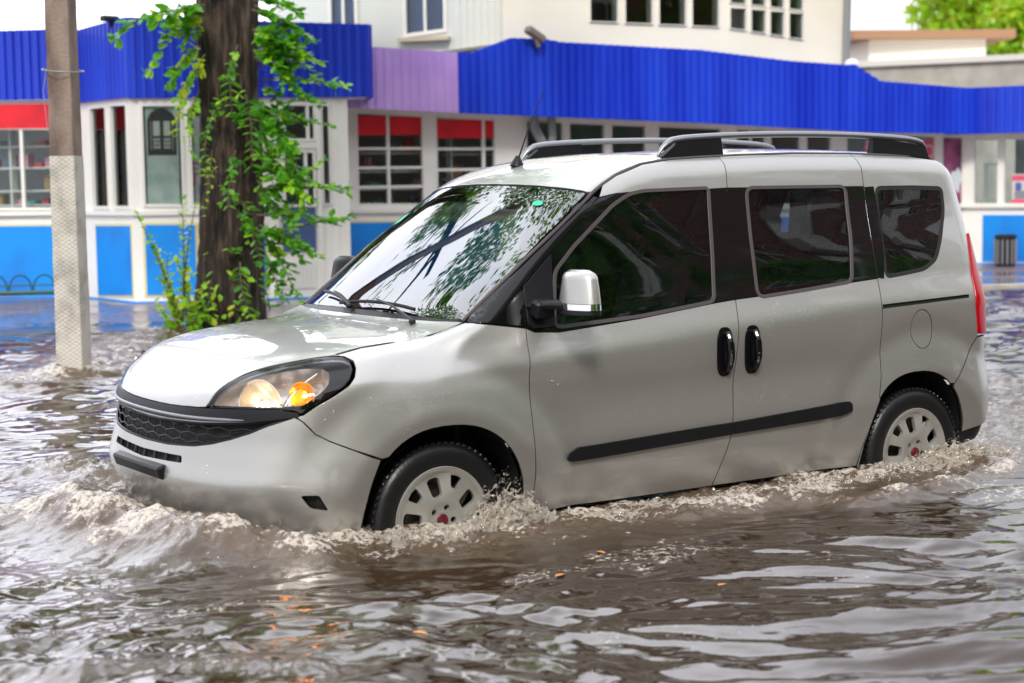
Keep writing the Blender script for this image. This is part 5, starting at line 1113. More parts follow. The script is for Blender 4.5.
for t in (.1, 1.3, 2.4):
    b = MB(); b.tube([p0+d0*t+Vector((0, 0, .32)), p0+d0*t+Vector((0, 0, .5))], .022, 6); b.build('post', GREENM, rk)
# hut and long concrete wall on the right
hut = empty('roof_hut', (26.8, 23, .3), 'small cream flat roofed hut with a brown roof slab standing behind the blue fascia', 'building')
def slab(name, pts, z0, z1, m, parent=None):
    n = len(pts); mb = MB(); mb.add([(p[0], p[1], z0) for p in pts]+[(p[0], p[1], z1) for p in pts], [tuple(range(n-1, -1, -1)), tuple(range(n, 2*n))]+[(i, (i+1) % n, n+(i+1) % n, n+i) for i in range(n)])
    return mb.build(name, m, parent, False)
hl_, hr_, hc_ = Vector((25.47, 22.05)), Vector((28.1, 21.0)), Vector((27.3, 25.0))
slab('hut_walls', [(25.75, 22.3), (28.15, 20.9), (30.3, 24.0), (27.2, 25.6)], .3, 4.86, WARMC, hut)
slab('hut_roof', [(25.15, 22.2), (28.6, 20.4), (31.0, 24.2), (27.0, 26.2)], 4.86, 5.06, mat('rusty_slab', (.34, .19, .11), .8), hut)
cw_ = empty('long_garage', (24, 18, .3), 'long low concrete building with a pale roof edge behind the right fascia', 'building')
slab('garage_walls', [(22.2, 19.4), (26.4, 12.0), (36, 16), (31, 26)], .3, 3.95, CONC, cw_)
slab('roof_edge', [(22.05, 19.5), (26.4, 11.8), (36.2, 16), (31, 26.2)], 3.95, 4.07, mat('pale_edge', (.62, .60, .56), .7), cw_)
b = MB(); b.tube([(18, 30, 7.4), (30, 27, 7.2), (45, 24, 7.6)], .012, 5)

# -- concrete pole
pole = empty('utility_pole', (PTS['pole'][0], PTS['pole'][1], 0), 'square concrete utility pole with a whitewashed lower part standing in the water', 'pole')
px_, py_ = PTS['pole'][:2]
def sqcol(name, z0, z1, s0, s1, m, n=1):
    b = MB(); V = []; F = []; K = max(2, int((z1-z0)/.04))
    ang0 = -YAW+math.radians(38)
    for i in range(K+1):
        z = z0+(z1-z0)*i/K; s = s0+(s1-s0)*i/K
        for q in range(4):
            for f in (0.03, .25, .5, .75, .97):
                a0 = ang0+q*math.pi/2; a1 = a0+math.pi/2
                p = Vector((math.cos(a0), math.sin(a0)))*(1-f)+Vector((math.cos(a1), math.sin(a1)))*f
                x, y = p.x*s, p.y*s
                k = 1+.03*mnoise.noise(Vector((x*9, y*9, z*5)))+.012*mnoise.noise(Vector((x*40, y*40, z*30)))
                V.append((px_+x*k, py_+y*k, z))
    n_ = 20
    for i in range(K):
        for k in range(n_): F.append((i*n_+k, i*n_+(k+1) % n_, (i+1)*n_+(k+1) % n_, (i+1)*n_+k))
    F.append(tuple(range(K*n_, (K+1)*n_)))
    return from_data(name, V, F, m, pole, None, True, 35)
def pole_mat():
    m = mat('cement_render', (.52, .49, .43), .85, vary=(7, (.30, .28, .25), .45, .75)); t = m.node_tree; b_ = t.nodes['Principled BSDF']
    tcn = t.nodes.new('ShaderNodeTexCoord'); bps = []
    for sg in (1, -1):
        mp = t.nodes.new('ShaderNodeMapping'); mp.inputs['Rotation'].default_value = (0, sg*.7, 0)
        w_ = t.nodes.new('ShaderNodeTexWave'); w_.inputs['Scale'].default_value = 13; w_.inputs['Distortion'].default_value = 1.0; w_.bands_direction = 'Z'
        t.links.new(tcn.outputs['Object'], mp.inputs[0]); t.links.new(mp.outputs[0], w_.inputs['Vector']); bps.append(w_)
    mn = t.nodes.new('ShaderNodeMath'); mn.operation = 'MAXIMUM'; t.links.new(bps[0].outputs['Fac'], mn.inputs[0]); t.links.new(bps[1].outputs['Fac'], mn.inputs[1])
    n = t.nodes.new('ShaderNodeTexNoise'); n.inputs['Scale'].default_value = 45; t.links.new(tcn.outputs['Object'], n.inputs['Vector'])
    ad = t.nodes.new('ShaderNodeMath'); ad.operation = 'ADD'; t.links.new(mn.outputs[0], ad.inputs[0]); t.links.new(n.outputs['Fac'], ad.inputs[1])
    bp = t.nodes.new('ShaderNodeBump'); bp.inputs['Strength'].default_value = .5; bp.inputs['Distance'].default_value = .006; t.links.new(ad.outputs[0], bp.inputs['Height']); t.links.new(bp.outputs[0], b_.inputs['Normal'])
    return m
sqcol('lower_pole', -.0, 1.93, .142, .134, pole_mat())
sqcol('upper_pole', 1.931, 8.0, .128, .105, mat('old_concrete', (.26, .20, .16), .85, bump=(40, .6, .01), vary=(5, (.12, .085, .07), .40, .62, (1, 1, .35))))
b = MB(); b.tube([(px_+.15*math.cos(t), py_+.15*math.sin(t), 2.55+.02*math.sin(t)) for t in np.linspace(0, 2*math.pi, 20)], .004, 5); b.tube([(px_-.13, py_-.03, 2.56), (px_-.16, py_-.02, 2.4), (px_-.14, py_-.03, 2.1)], .003, 5); b.build('wire_tie', PIPEM, pole)

# -- leaves
def leaf_mat(name, col, tr):
    m = bpy.data.materials.new(name); m.use_nodes = True; t = m.node_tree; t.nodes.clear(); o = t.nodes.new('ShaderNodeOutputMaterial')
    d = t.nodes.new('ShaderNodeBsdfPrincipled'); d.inputs['Base Color'].default_value = (*col, 1); d.inputs['Roughness'].default_value = .42
    r = t.nodes.new('ShaderNodeBsdfTranslucent'); r.inputs[0].default_value = (*tr, 1); x = t.nodes.new('ShaderNodeMixShader'); x.inputs[0].default_value = .42
    t.links.new(d.outputs[0], x.inputs[1]); t.links.new(r.outputs[0], x.inputs[2]); t.links.new(x.outputs[0], o.inputs[0]); return m
LM = [leaf_mat('leaf_dark', (.045, .17, .02), (.12, .42, .02)), leaf_mat('leaf_mid', (.10, .32, .02), (.24, .66, .03)), leaf_mat('leaf_lime', (.26, .52, .02), (.52, .85, .04)), leaf_mat('leaf_yellow', (.42, .50, .03), (.60, .70, .05))]
BARK = mat('bark', (.016, .010, .008), .8, bump=(30, 1.0, .03, (1, 1, .22)), vary=(24, (.085, .055, .040), .48, .64, (1, 1, .11)))
TWIG = mat('twig', (.10, .08, .04), .7)
class Leaves:
    def __init__(s): s.V = []; s.F = []; s.M = []
    def leaf(s, p, d, up, L, W, m):
        d = d.normalized(); side = d.cross(up)
        if side.length < 1e-3: side = d.cross(Vector((1, 0, 0)))
        side.normalize(); n = side.cross(d); b = len(s.V)
        s.V += [tuple(p), tuple(p+d*L*.35+side*W*.5+n*W*.12), tuple(p+d*L*.75+side*W*.38+n*W*.10), tuple(p+d*L), tuple(p+d*L*.75-side*W*.38+n*W*.10), tuple(p+d*L*.35-side*W*.5+n*W*.12)]
        s.F += [(b, b+1, b+2, b+3), (b, b+3, b+4, b+5)]; s.M += [m, m]
    def quad(s, p, a, b_, m):
        k = len(s.V); s.V += [tuple(p-a), tuple(p+b_*.8), tuple(p+a), tuple(p-b_*.8)]; s.F.append((k, k+1, k+2, k+3)); s.M.append(m)
    def build(s, name, parent):
        o = from_data(name, s.V, s.F, LM[0], parent, None, False)
        for m in LM[1:]: o.data.materials.append(m)
        o.data.polygons.foreach_set('material_index', s.M); return o
def rv(r=random): 
    v = Vector((r.gauss(0, 1), r.gauss(0, 1), r.gauss(0, 1))); return v.normalized()
def sprig(lv, tw, a, b, n, droop, lime, size, sub=True):
    a, b = Vector(a), Vector(b); L = (b-a).length; pts = []
    bow = rv()*L*.08
    for i in range(9):
        t = i/8; p = a+(b-a)*t+bow*math.sin(math.pi*t)+Vector((0, 0, droop*L*math.sin(math.pi*t)*.8)); pts.append(p)
    tw.tube(pts, [.012*(1-.8*i/8)*min(1.3, .5+L*.6) for i in range(9)], 5, caps=False)
    n = int(n*.9)
    for i in range(n):
        t = .12+.88*i/(n-1); k = min(7, int(t*8)); p = pts[k].lerp(pts[k+1], t*8-k); d = (pts[k+1]-pts[k]).normalized()
        side = d.cross(Vector((0, 0, 1))); side = side.normalized() if side.length > .1 else Vector((1, 0, 0))
        for sg in (-1, 1):
            dd = (d*.55+side*sg*.9+rv()*.35)
            sz = size*random.uniform(.75, 1.2)*(1-.35*t)
            m = random.choice([1, 2, 2, 3, 3]) if lime else random.choice([0, 0, 1, 1, 1, 2])
            lv.leaf(p, dd, Vector((0, 0, 1))+rv()*.6, .125*sz, .072*sz, m)
            if sub and random.random() < .30:
                q = p+dd.normalized()*.08*size
                for w_ in range(3): lv.leaf(q, dd+rv()*.9, Vector((0, 0, 1))+rv()*.6, .105*sz, .062*sz, m)
                
tree = empty('street_tree', (PTS['tree'][0], PTS['tree'][1], 0), 'large dark barked tree with leafy side shoots standing in floodwater before the kiosk', 'tree')
tx, ty = PTS['tree'][:2]
def trunk_mesh():
    V = []; F = []; K, n = 150, 72
    for i in range(K+1):
        z = 5.2*i/K; r = .262+.075*math.exp(-z/.40)+.065*math.exp(-z/1.3)
        cx = tx+.015*math.sin(z*1.3)+.030*z; cy = ty
        for k in range(n):
            t = 2*math.pi*k/n; c_, s_ = math.cos(t), math.sin(t)
            rid = abs(mnoise.noise(Vector((c_*7.5, s_*7.5, z*1.3+2*mnoise.noise(Vector((c_*2, s_*2, z)))))))
            rr_ = r*(1+.10*mnoise.noise(Vector((c_*1.2, s_*1.2, z*.8))))+-.13*(.4-min(.4, rid))*.9+.030+.012*mnoise.noise(Vector((c_*16, s_*16, z*9)))
            V.append((cx+rr_*c_, cy+rr_*s_, z))
    for i in range(K):
        for k in range(n): F.append((i*n+k, i*n+(k+1) % n, (i+1)*n+(k+1) % n, (i+1)*n+k))
    return from_data('trunk', V, F, BARK, tree)
trunk_mesh()
b = MB(); lims = []
top = Vector((tx+.15, ty, 5.0)); rl = random.Random(5)
for i, (dx, dy, dz, L, r) in enumerate([(-.25, -.06, 1, 7.2, .16), (-.9, -.35, .62, 4.5, .17), (.8, -.3, .75, 4.2, .15), (-.35, .7, .9, 4, .14), (.3, .8, .8, 4, .13), (-.1, -.9, .75, 3.6, .12), (0, 0, 1, 4.2, .18)]):
    d = Vector((dx, dy, dz)).normalized(); pts = [top-Vector((0, 0, .9))+d*.0, top+d*.25*L, top+d*.55*L+Vector((0, 0, .25)), top+d*L+Vector((0, 0, .1))]
    b.tube(pts, [r*1.2, r, r*.65, r*.25], 12); lims.append(pts)
    for j in range(5):
        s0 = pts[1].lerp(pts[3], rl.random()); e = s0+(d*.4+rv(rl)*.9)*1.5; b.tube([s0, (s0+e)/2+rv(rl)*.12, e], [r*.35, r*.2, .012], 7); lims.append([s0, (s0+e)/2, e])
b.build('limbs', BARK, tree)
lv = Leaves()
for L in lims:       # the high crown, above the picture
    for _ in range(260 if len(L) == 4 else 130):
        t = random.uniform(.25, 1); k = min(len(L)-2, int(t*(len(L)-1))); p = L[k].lerp(L[k+1], t*(len(L)-1)-k)+rv()*random.uniform(.1, .75)
        if p.z < 5.0 or (6.7 < p.z < 8.8 and p.x < 1.8): continue
        lv.leaf(p, rv(), rv(), random.uniform(.12, .20), random.uniform(.07, .11), random.choice([0, 0, 1, 1, 2]))
for (cx_, cy_, cz_, cr_, n_) in ((.8, 8.5, 10.6, 1.1, 900), (-.6, 8.1, 11.2, 1.0, 700), (2.1, 8.5, 9.9, 1.0, 700), (1.4, 7.4, 12.2, 1.3, 900), (3.6, 8.4, 9.4, 1.4, 700), (2.3, 8.6, 6.2, .8, 500), (4.4, 7.8, 7.2, 1.2, 500), (-.2, 7.6, 9.4, .7, 260), (.4, 6.0, 13., 1.5, 800), (-1.6, 6.5, 13.5, 1.4, 600)):
    for _ in range(n_):
        p = Vector((cx_, cy_, cz_))+rv()*cr_*random.random()**.4; lv.leaf(p, rv(), rv(), random.uniform(.12, .20), random.uniform(.07, .11), random.choice([0, 0, 1, 1, 2]))
lv.build('crown', tree)
lv = Leaves(); tw = MB()
for a, b_, n, dr_, li, sz in SPRIGS: sprig(lv, tw, a, b_, n, dr_, li, sz)
for _ in range(9):    # short tufts straight off the bark
    z = random.uniform(.5, 4.0); t = random.uniform(math.pi*.95, math.pi*2.05); q = Vector((tx+.30*math.cos(t), ty+.30*math.sin(t), z))
    d = Vector((math.cos(t), math.sin(t), random.uniform(-.6, .5))); sprig(lv, tw, q, q+d.normalized()*random.uniform(.18, .4), 6, 0, random.random() < .2, .8, False)
tw.build('twigs', TWIG, tree); lv.build('side_shoots', tree)
sap = empty('sapling', (tx-.45, ty-.35, .27), 'young bright green sucker shoots growing left of the tree trunk', 'plant')
lv = Leaves(); tw = MB()
for a, b_, n, dr_, li, sz in SHOOTS: sprig(lv, tw, a, b_, n, dr_, li, sz, False)
for _ in range(120):
    p = Vector((tx-.45+random.gauss(0, .20), ty-.38+random.gauss(0, .12), .32+abs(random.gauss(0, .30)))); lv.leaf(p, rv(), Vector((0, 0, 1))+rv()*.5, .09, .055, random.choice([1, 2, 2, 3]))
tw.build('stems', TWIG, sap); lv.build('leaves', sap)
# far trees on the right, and the trees and flats across the road that the van's paint mirrors
def crown_tree(x, y, h, r, n, label, leafs, cat='tree', seed=1, trunk_r=.3, group=None, mats_=(0, 1, 1, 2), low=.35, ncl=0):
    rl = random.Random(seed); t_ = empty('tree', (x, y, 0), label, cat, group)
    b = MB(); b.tube([(x, y, 0), (x+.1, y, h*.3), (x-.1, y+.1, h*.6), (x, y, h*.85)], [trunk_r*1.2, trunk_r, trunk_r*.6, trunk_r*.2], 12)
    cl = []
    for i in range(ncl or int(16+r*3)):
        an = rl.uniform(0, 2*math.pi); zz_ = rl.uniform(low, 1.0); f = math.sin(math.pi*min(1, max(.08, (zz_-low*.7)/(1.12-low*.7))))**.7
        c_ = Vector((x+r*f*rl.uniform(.2, .95)*math.cos(an), y+r*f*rl.uniform(.2, .95)*math.sin(an), h*zz_)); cl.append((c_, r*rl.uniform(.22, .42)*(1.25 if ncl else 1)))
        if i % 2 == 0: b.tube([(x, y, min(c_.z*.7, h*.7)), (Vector((x, y, c_.z*.8))+c_)/2, c_], [trunk_r*.35, trunk_r*.2, .03], 6)
    b.build('trunk', BARK, t_)
    lv = Leaves()
    for _ in range(n):
        c_, cr = rl.choice(cl); d = rv(rl); p = c_+d*cr*rl.random()**.35; p.z = c_.z+(p.z-c_.z)*.8
        s_ = leafs*rl.uniform(.6, 1.3); a = rv(rl)*s_; q = a.cross(rv(rl)).normalized()*s_*.6
        lv.quad(p, a, q, rl.choice(mats_))
    lv.build('crown', t_); return t_
crown_tree(50.5, 39.9, 15.5, 3.1, 26000, 'bright yellow green tree behind the concrete building, left one at the right edge', .24, seed=11, ncl=80, mats_=(2, 2, 3, 3), low=.12)
crown_tree(50.5, 36.2, 15.5, 3.8, 26000, 'bright yellow green tree at the far right behind the concrete building', .24, seed=12, ncl=80, mats_=(2, 2, 3, 3), low=.12)
for i, (x, y, h, r) in enumerate([(-9, -19, 9, 4.5), (0.5, -18.5, 9.5, 4.6), (11.5, -16.5, 9.6, 4.6), (20.5, -16, 10.6, 4.8), (31, -12, 12, 5)]):
    crown_tree(x, y, h, r, 5200, 'leafy street tree in the row across the road in front of the brick flats', .36, seed=20+i, group='trees across the road', mats_=(0, 0, 0, 1), low=.25)
BRICK = mat('pink_brick', (.22, .105, .08), .85, vary=(.5, (.16, .08, .06), .4, .7))
flats = empty('brick_flats', (14, -30, 0), 'pinkish brick apartment block with balconies across the road', 'building')
b = MB(); b.box((26, -32, 13), (72, 9, 26)); b.build('wall', BRICK, flats, False)
for i in range(14):
    for j in range(7):
        x = 8+i*3.4; z = 5.2+j*3.0
        b = MB()
        if i % 3 == 1: b.box((x, -27.0, z-.75), (2.6, 1.0, .9)); b.box((x, -27.4, z+.5), (2.5, .12, 1.4)); b.build('balcony', CREAM, flats, False)
        else:
            b.box((x, -27.47, z), (1.5, .10, 1.5)); w_ = b.build('window', WFRAME, flats, False)
            b = MB(); b.box((x-.36, -27.41, z), (.62, .04, 1.3)); b.box((x+.36, -27.41, z), (.62, .04, 1.3)); b.build('pane', GLOSSB, w_, False)
# ---- flood water ----------------------------------------------------------------------------------
rng = np.random.RandomState(3)
NT = 256
GRX = rng.rand(NT, NT)*2*math.pi
def gnoise(x, y):
    xi = np.floor(x).astype(int); yi = np.floor(y).astype(int); fx = x-xi; fy = y-yi
    u = fx*fx*fx*(fx*(fx*6-15)+10); v = fy*fy*fy*(fy*(fy*6-15)+10)
    def g(ix, iy, dx, dy):
        a = GRX[ix % NT, iy % NT]; return np.cos(a)*dx+np.sin(a)*dy
    a = g(xi, yi, fx, fy); b = g(xi+1, yi, fx-1, fy); c = g(xi, yi+1, fx, fy-1); d = g(xi+1, yi+1, fx-1, fy-1)
    return ((a*(1-u)+b*u)*(1-v)+(c*(1-u)+d*u)*v)*1.5
def fbm(x, y, o=4, g=.5):
    s = 0; a = 1
    for i in range(o): s = s+a*gnoise(x*2**i+17.3*i, y*2**i-9.1*i); a *= g
    return s
def polyd(x, y, pts):
    """distance to a polyline"""
    d = np.full(x.shape, 99.)
    for (x0, y0), (x1, y1) in zip(pts, pts[1:]):
        ex, ey = x1-x0, y1-y0; L2 = ex*ex+ey*ey
        t = np.clip(((x-x0)*ex+(y-y0)*ey)/L2, 0, 1)
        q = np.hypot(x-x0-t*ex, y-y0-t*ey); d = np.minimum(d, q)
    return d
def L_(k): return [PTS[q][:2] for q in sorted((q for q in PTS if q.startswith(k+'_')), key=lambda s: int(s.split('_')[1]))]
WL = .292
def car_d(x, y):
    qx = np.abs(x-1.17)-(2.12-.55); qy = np.abs(y)-(.90-.40)
    r_out = np.hypot(np.maximum(qx, 0)/1.375, np.maximum(qy, 0))-.40
    return r_out
LN = {k: L_(k) for k in ('f1', 'f2', 'f3', 'f4', 'f5', 'f6', 'f7')}
def water_h(x, y):
    dc = car_d(x, y); dk = polyd(x, y, [(a, b) for a, b in K0])
    wx = x+.35*gnoise(x*.7, y*.7); wy = y+.35*gnoise(x*.7+9, y*.7+4)
    # slow swell and wind ripples, longer across the direction of travel
    ca, sa = math.cos(.5), math.sin(.5)
    p = wx*ca-wy*sa; q = wx*sa+wy*ca
    h = .026*gnoise(p*.8, q*1.5)+.022*(.5-np.abs(gnoise(p*1.6+5, q*2.8)))*1.6+.0130*gnoise(p*3.2+.4*gnoise(q*2, p*2), q*4.9+3)+.0085*gnoise(p*6.3, q*9.5)+.0022*(.5-np.abs(gnoise(p*11, q*15)))+.0012*gnoise(p*17, q*27)
    calm = .35+.65*sst(.3, 1.6, dc)
    lz = sst(-.6, -1.6, x)*sst(-2.6, -.8, y); h = h+lz*(.011*gnoise(p*4.6+3, q*6.8)+.006*(.5-np.abs(gnoise(p*9, q*12)))+.0015*gnoise(p*21, q*24))
    farf = 1-.45*sst(4, 12, y)
    rough = 1+.25*sst(-.2, -1.4, x)*sst(-3.5, -1, y); h = h*calm*farf*1.12*rough
    # churned water hugging the van and rolling off it
    n1 = fbm(x*5, y*5, 4, .55); n2 = 1-np.abs(fbm(x*7+3, y*7, 3, .5))*1.6
    churn = np.exp(-(np.maximum(dc, 0)/.22)**2)
    d1 = polyd(x, y, LN['f1']); d2 = polyd(x, y, LN['f2']); d3 = polyd(x, y, LN['f3']); d4 = polyd(x, y, LN['f4']); d6 = polyd(x, y, LN['f6']); d5 = polyd(x, y, LN['f5']); d7 = polyd(x, y, LN['f7'])
    w1 = .16+.06*gnoise(x*2, y*2)
    band1 = np.exp(-(d1/.20)**2); band2 = np.exp(-(d2/.22)**2); band3 = np.exp(-(d3/.16)**2); band4 = np.exp(-(d4/.55)**2); band6 = np.exp(-(d6/.10)**2); band5 = np.exp(-(d5/.25)**2); band7 = np.exp(-(d7/.07)**2)
    wake = np.exp(-((y+.0)/1.3)**2)*sst(3.1, 3.7, x)*(1-sst(7, 12, x))+np.exp(-((x+1.5)/.8)**2-((y-1.6)/2.4)**2)*.40
    left = sst(.5, 2.0, -x-0.2+0*y)*0
    T = np.clip(churn*.7+band1*.6+band2*1.0+band3*.55+band4*.9+band6*.8+wake*.8+band7*.6, 0, 1.3)
    h = h+T*(.020*n1+.014*np.clip(n2, -.5, 1)+.007*fbm(x*17, y*17, 3, .6))
    h = h+.050*band2+.012*band1*(.6+.8*gnoise(x*3, y*3))+.045*band3*(.7+.6*gnoise(x*2, y*2))+.050*band4+.035*band6+.02*band5*.5+.012*band7
    # bow heap in front of the bumper
    bow = np.exp(-((x+1.12+.25*y*y*0)/.22)**2-((y-.05)/.70)**2)+.8*np.exp(-((x+.95)/.2)**2-((y+.68)/.25)**2)+.35*np.exp(-((x+.68)/.2)**2-((y+.95)/.16)**2); h = h+.145*bow*(.8+.5*gnoise(x*3, y*3))
    # trough behind each crest
    # ring round pole
    dp_ = np.hypot(x-PTS['pole'][0], y-PTS['pole'][1]); pr_ = np.exp(-((dp_-.16)/.14)**2); h = h+.030*pr_*(.7+gnoise(x*6, y*6))
    # flatten at the kerb
    side = sst(.0, .7, dk); h = h*(.12+.88*side)
    f = np.clip(churn*.62+band1*.45+np.exp(-(d1/.42)**2)*.30+band2*.55+band3*.85+band4*.85+band6*.8+band5*.55+wake*.62+pr_*.8+band7*.25, 0, 1.2)
    br_ = fbm(x*4.0+7, y*4.0, 5, .62)
    crest = np.clip(n1*.5+.5, 0, 1)
    foam = np.clip((f*(.70+.6*crest)+.60*br_-.66)*1.5, 0, 1)
    st = 1-np.abs(fbm((x*ca-y*sa)*1.5, (x*sa+y*ca)*4.2+.9*gnoise(x*1.3, y*1.3), 4, .55)); zone = np.clip(.25+T*1.2+.5*sst(-.2, -1.5, x), 0, 1)
    foam = np.maximum(foam, np.clip((st-.90)*9, 0, 1)*.62*zone*(gnoise(x*2.1+5, y*2.1)>-.15))
    scat = np.clip((fbm(x*1.1+40, y*2.0, 5, .6)-.42)*2.2, 0, .55)*sst(2.6, .8, dc)
    foam = np.maximum(foam, scat*1.0)
    muddy = np.clip(f*1.2, 0, 1)
    return h+WL, foam, muddy
def water_grid():
    cx, cy = -3.558, -6.698; Fx, Fy = math.sin(YAW), math.cos(YAW); Rx, Ry = Fy, -Fx
    d = [2.2]
    while d[-1] < 27: d.append(d[-1]+max(.0105, .0042*(d[-1]-2.0)*.62))
    d = np.array(d); s = np.linspace(-1, 1, 900)
    D, S = np.meshgrid(d, s, indexing='ij'); W_ = 1.3+.44*D
    X = cx+Fx*D+Rx*S*W_; Y = cy+Fy*D+Ry*S*W_
    return X, Y, np.minimum.reduce([(1-np.abs(S))*W_, D-d[0], d[-1]-D])
def wmat():
    m = bpy.data.materials.new('muddy_water'); m.use_nodes = True; t = m.node_tree; b = t.nodes['Principled BSDF']
    N = t.nodes.new; K = t.links.new
    tcn = N('ShaderNodeTexCoord'); at = N('ShaderNodeAttribute'); at.attribute_name = 'foam'; am = N('ShaderNodeAttribute'); am.attribute_name = 'mud'
    n = N('ShaderNodeTexNoise'); n.inputs['Scale'].default_value = 38; n.inputs['Detail'].default_value = 8; n.inputs['Roughness'].default_value = .7; K(tcn.outputs['Object'], n.inputs['Vector'])
    v = N('ShaderNodeTexVoronoi'); v.inputs['Scale'].default_value = 55; v.feature = 'DISTANCE_TO_EDGE'; K(tcn.outputs['Object'], v.inputs['Vector'])
    ad = N('ShaderNodeMath'); ad.operation = 'MULTIPLY_ADD'; K(n.outputs['Fac'], ad.inputs[0]); ad.inputs[1].default_value = 4.2; ad.inputs[2].default_value = -2.25
    su = N('ShaderNodeMath'); su.operation = 'ADD'; K(at.outputs['Fac'], su.inputs[0]); K(ad.outputs[0], su.inputs[1])
    r = N('ShaderNodeMapRange'); r.inputs[1].default_value = .42; r.inputs[2].default_value = 1.0; K(su.outputs[0], r.inputs[0])
    mu = N('ShaderNodeMath'); mu.operation = 'MULTIPLY'; K(r.outputs[0], mu.inputs[0]); 
    r3 = N('ShaderNodeMapRange'); r3.inputs[1].default_value = .02; r3.inputs[2].default_value = .2; K(at.outputs['Fac'], r3.inputs[0]); K(r3.outputs[0], mu.inputs[1])
    x0 = N('ShaderNodeMix'); x0.data_type = 'RGBA'; x0.inputs[6].default_value = (.032, .019, .0105, 1); x0.inputs[7].default_value = (.085, .055, .032, 1); K(am.outputs['Fac'], x0.inputs[0])
    x = N('ShaderNodeMix'); x.data_type = 'RGBA'; x.inputs[7].default_value = (.47, .42, .36, 1); K(x0.outputs[2], x.inputs[6]); K(mu.outputs[0], x.inputs[0]); K(x.outputs[2], b.inputs['Base Color'])
    r2 = N('ShaderNodeMapRange'); r2.inputs[3].default_value = .035; r2.inputs[4].default_value = .55; K(mu.outputs[0], r2.inputs[0]); K(r2.outputs[0], b.inputs['Roughness'])
    b.inputs['IOR'].default_value = 1.58
    n2 = N('ShaderNodeTexNoise'); n2.inputs['Scale'].default_value = 30; n2.inputs['Detail'].default_value = 4; K(tcn.outputs['Object'], n2.inputs['Vector'])
    bp = N('ShaderNodeBump'); bp.inputs['Strength'].default_value = .2; bp.inputs['Distance'].default_value = .004; K(n2.outputs['Fac'], bp.inputs['Height'])
    n3 = N('ShaderNodeTexNoise'); n3.inputs['Scale'].default_value = 110; n3.inputs['Detail'].default_value = 5; K(tcn.outputs['Object'], n3.inputs['Vector'])
    ms = N('ShaderNodeMath'); ms.operation = 'MULTIPLY'; K(n3.outputs['Fac'], ms.inputs[0]); K(am.outputs['Fac'], ms.inputs[1])
    bp2 = N('ShaderNodeBump'); bp2.inputs['Strength'].default_value = .4; bp2.inputs['Distance'].default_value = .012; K(ms.outputs[0], bp2.inputs['Height']); K(bp.outputs[0], bp2.inputs['Normal'])
    K(bp2.outputs[0], b.inputs['Normal'])
    return m
WM = wmat()
def grid_obj(name, X, Y, edge):
    H, foam, mud = water_h(X, Y); n0, n1 = X.shape; H = WL+(H-WL)*sst(0, .7, edge)
    V = np.stack([X, Y, H], -1).reshape(-1, 3)
    i = np.arange(n0*n1).reshape(n0, n1); Q = np.stack([i[:-1, :-1], i[:-1, 1:], i[1:, 1:], i[1:, :-1]], -1).reshape(-1, 4)
    # orient up
    a, b_, c = V[Q[0][0]], V[Q[0][1]], V[Q[0][2]]
    if np.cross(b_-a, c-a)[2] < 0: Q = Q[:, ::-1]
    me = bpy.data.meshes.new(name); me.vertices.add(len(V)); me.vertices.foreach_set('co', V.astype(np.float32).ravel())
    me.loops.add(Q.size); me.loops.foreach_set('vertex_index', Q.ravel().astype(np.int32)); me.polygons.add(len(Q))
    me.polygons.foreach_set('loop_start', np.arange(0, Q.size, 4, dtype=np.int32)); me.update(calc_edges=True)
    me.polygons.foreach_set('use_smooth', np.ones(len(Q), bool))
    for nm, arr in (('foam', foam), ('mud', mud)):
        at = me.attributes.new(nm, 'FLOAT', 'POINT'); at.data.foreach_set('value', arr.ravel().astype(np.float32))
    me.materials.append(WM); o = bpy.data.objects.new(name, me); C.objects.link(o); return o
X, Y, EDG = water_grid()
wo = tag(grid_obj('water', X, Y, EDG), kind='structure')
cr = [(X[0, 0], Y[0, 0]), (X[0, -1], Y[0, -1]), (X[-1, -1], Y[-1, -1]), (X[-1, 0], Y[-1, 0])]; mxy = np.mean(cr, 0)
V = [(float(x), float(y), WL) for x, y in cr]+[(float(mxy[0]+(x-mxy[0])*40), float(mxy[1]+(y-mxy[1])*40), WL) for x, y in cr]
F = [(i, (i+1) % 4, 4+(i+1) % 4, 4+i) for i in range(4)]
if np.cross(np.array(V[1])-V[0], np.array(V[4])-V[0])[2] > 0: F = [f[::-1] for f in F]
F = [f if np.cross(np.array(V[f[1]])-V[f[0]], np.array(V[f[2]])-V[f[0]])[2] > 0 else f[::-1] for f in F]
tag(from_data('outer_water', V, F, WM), kind='structure')
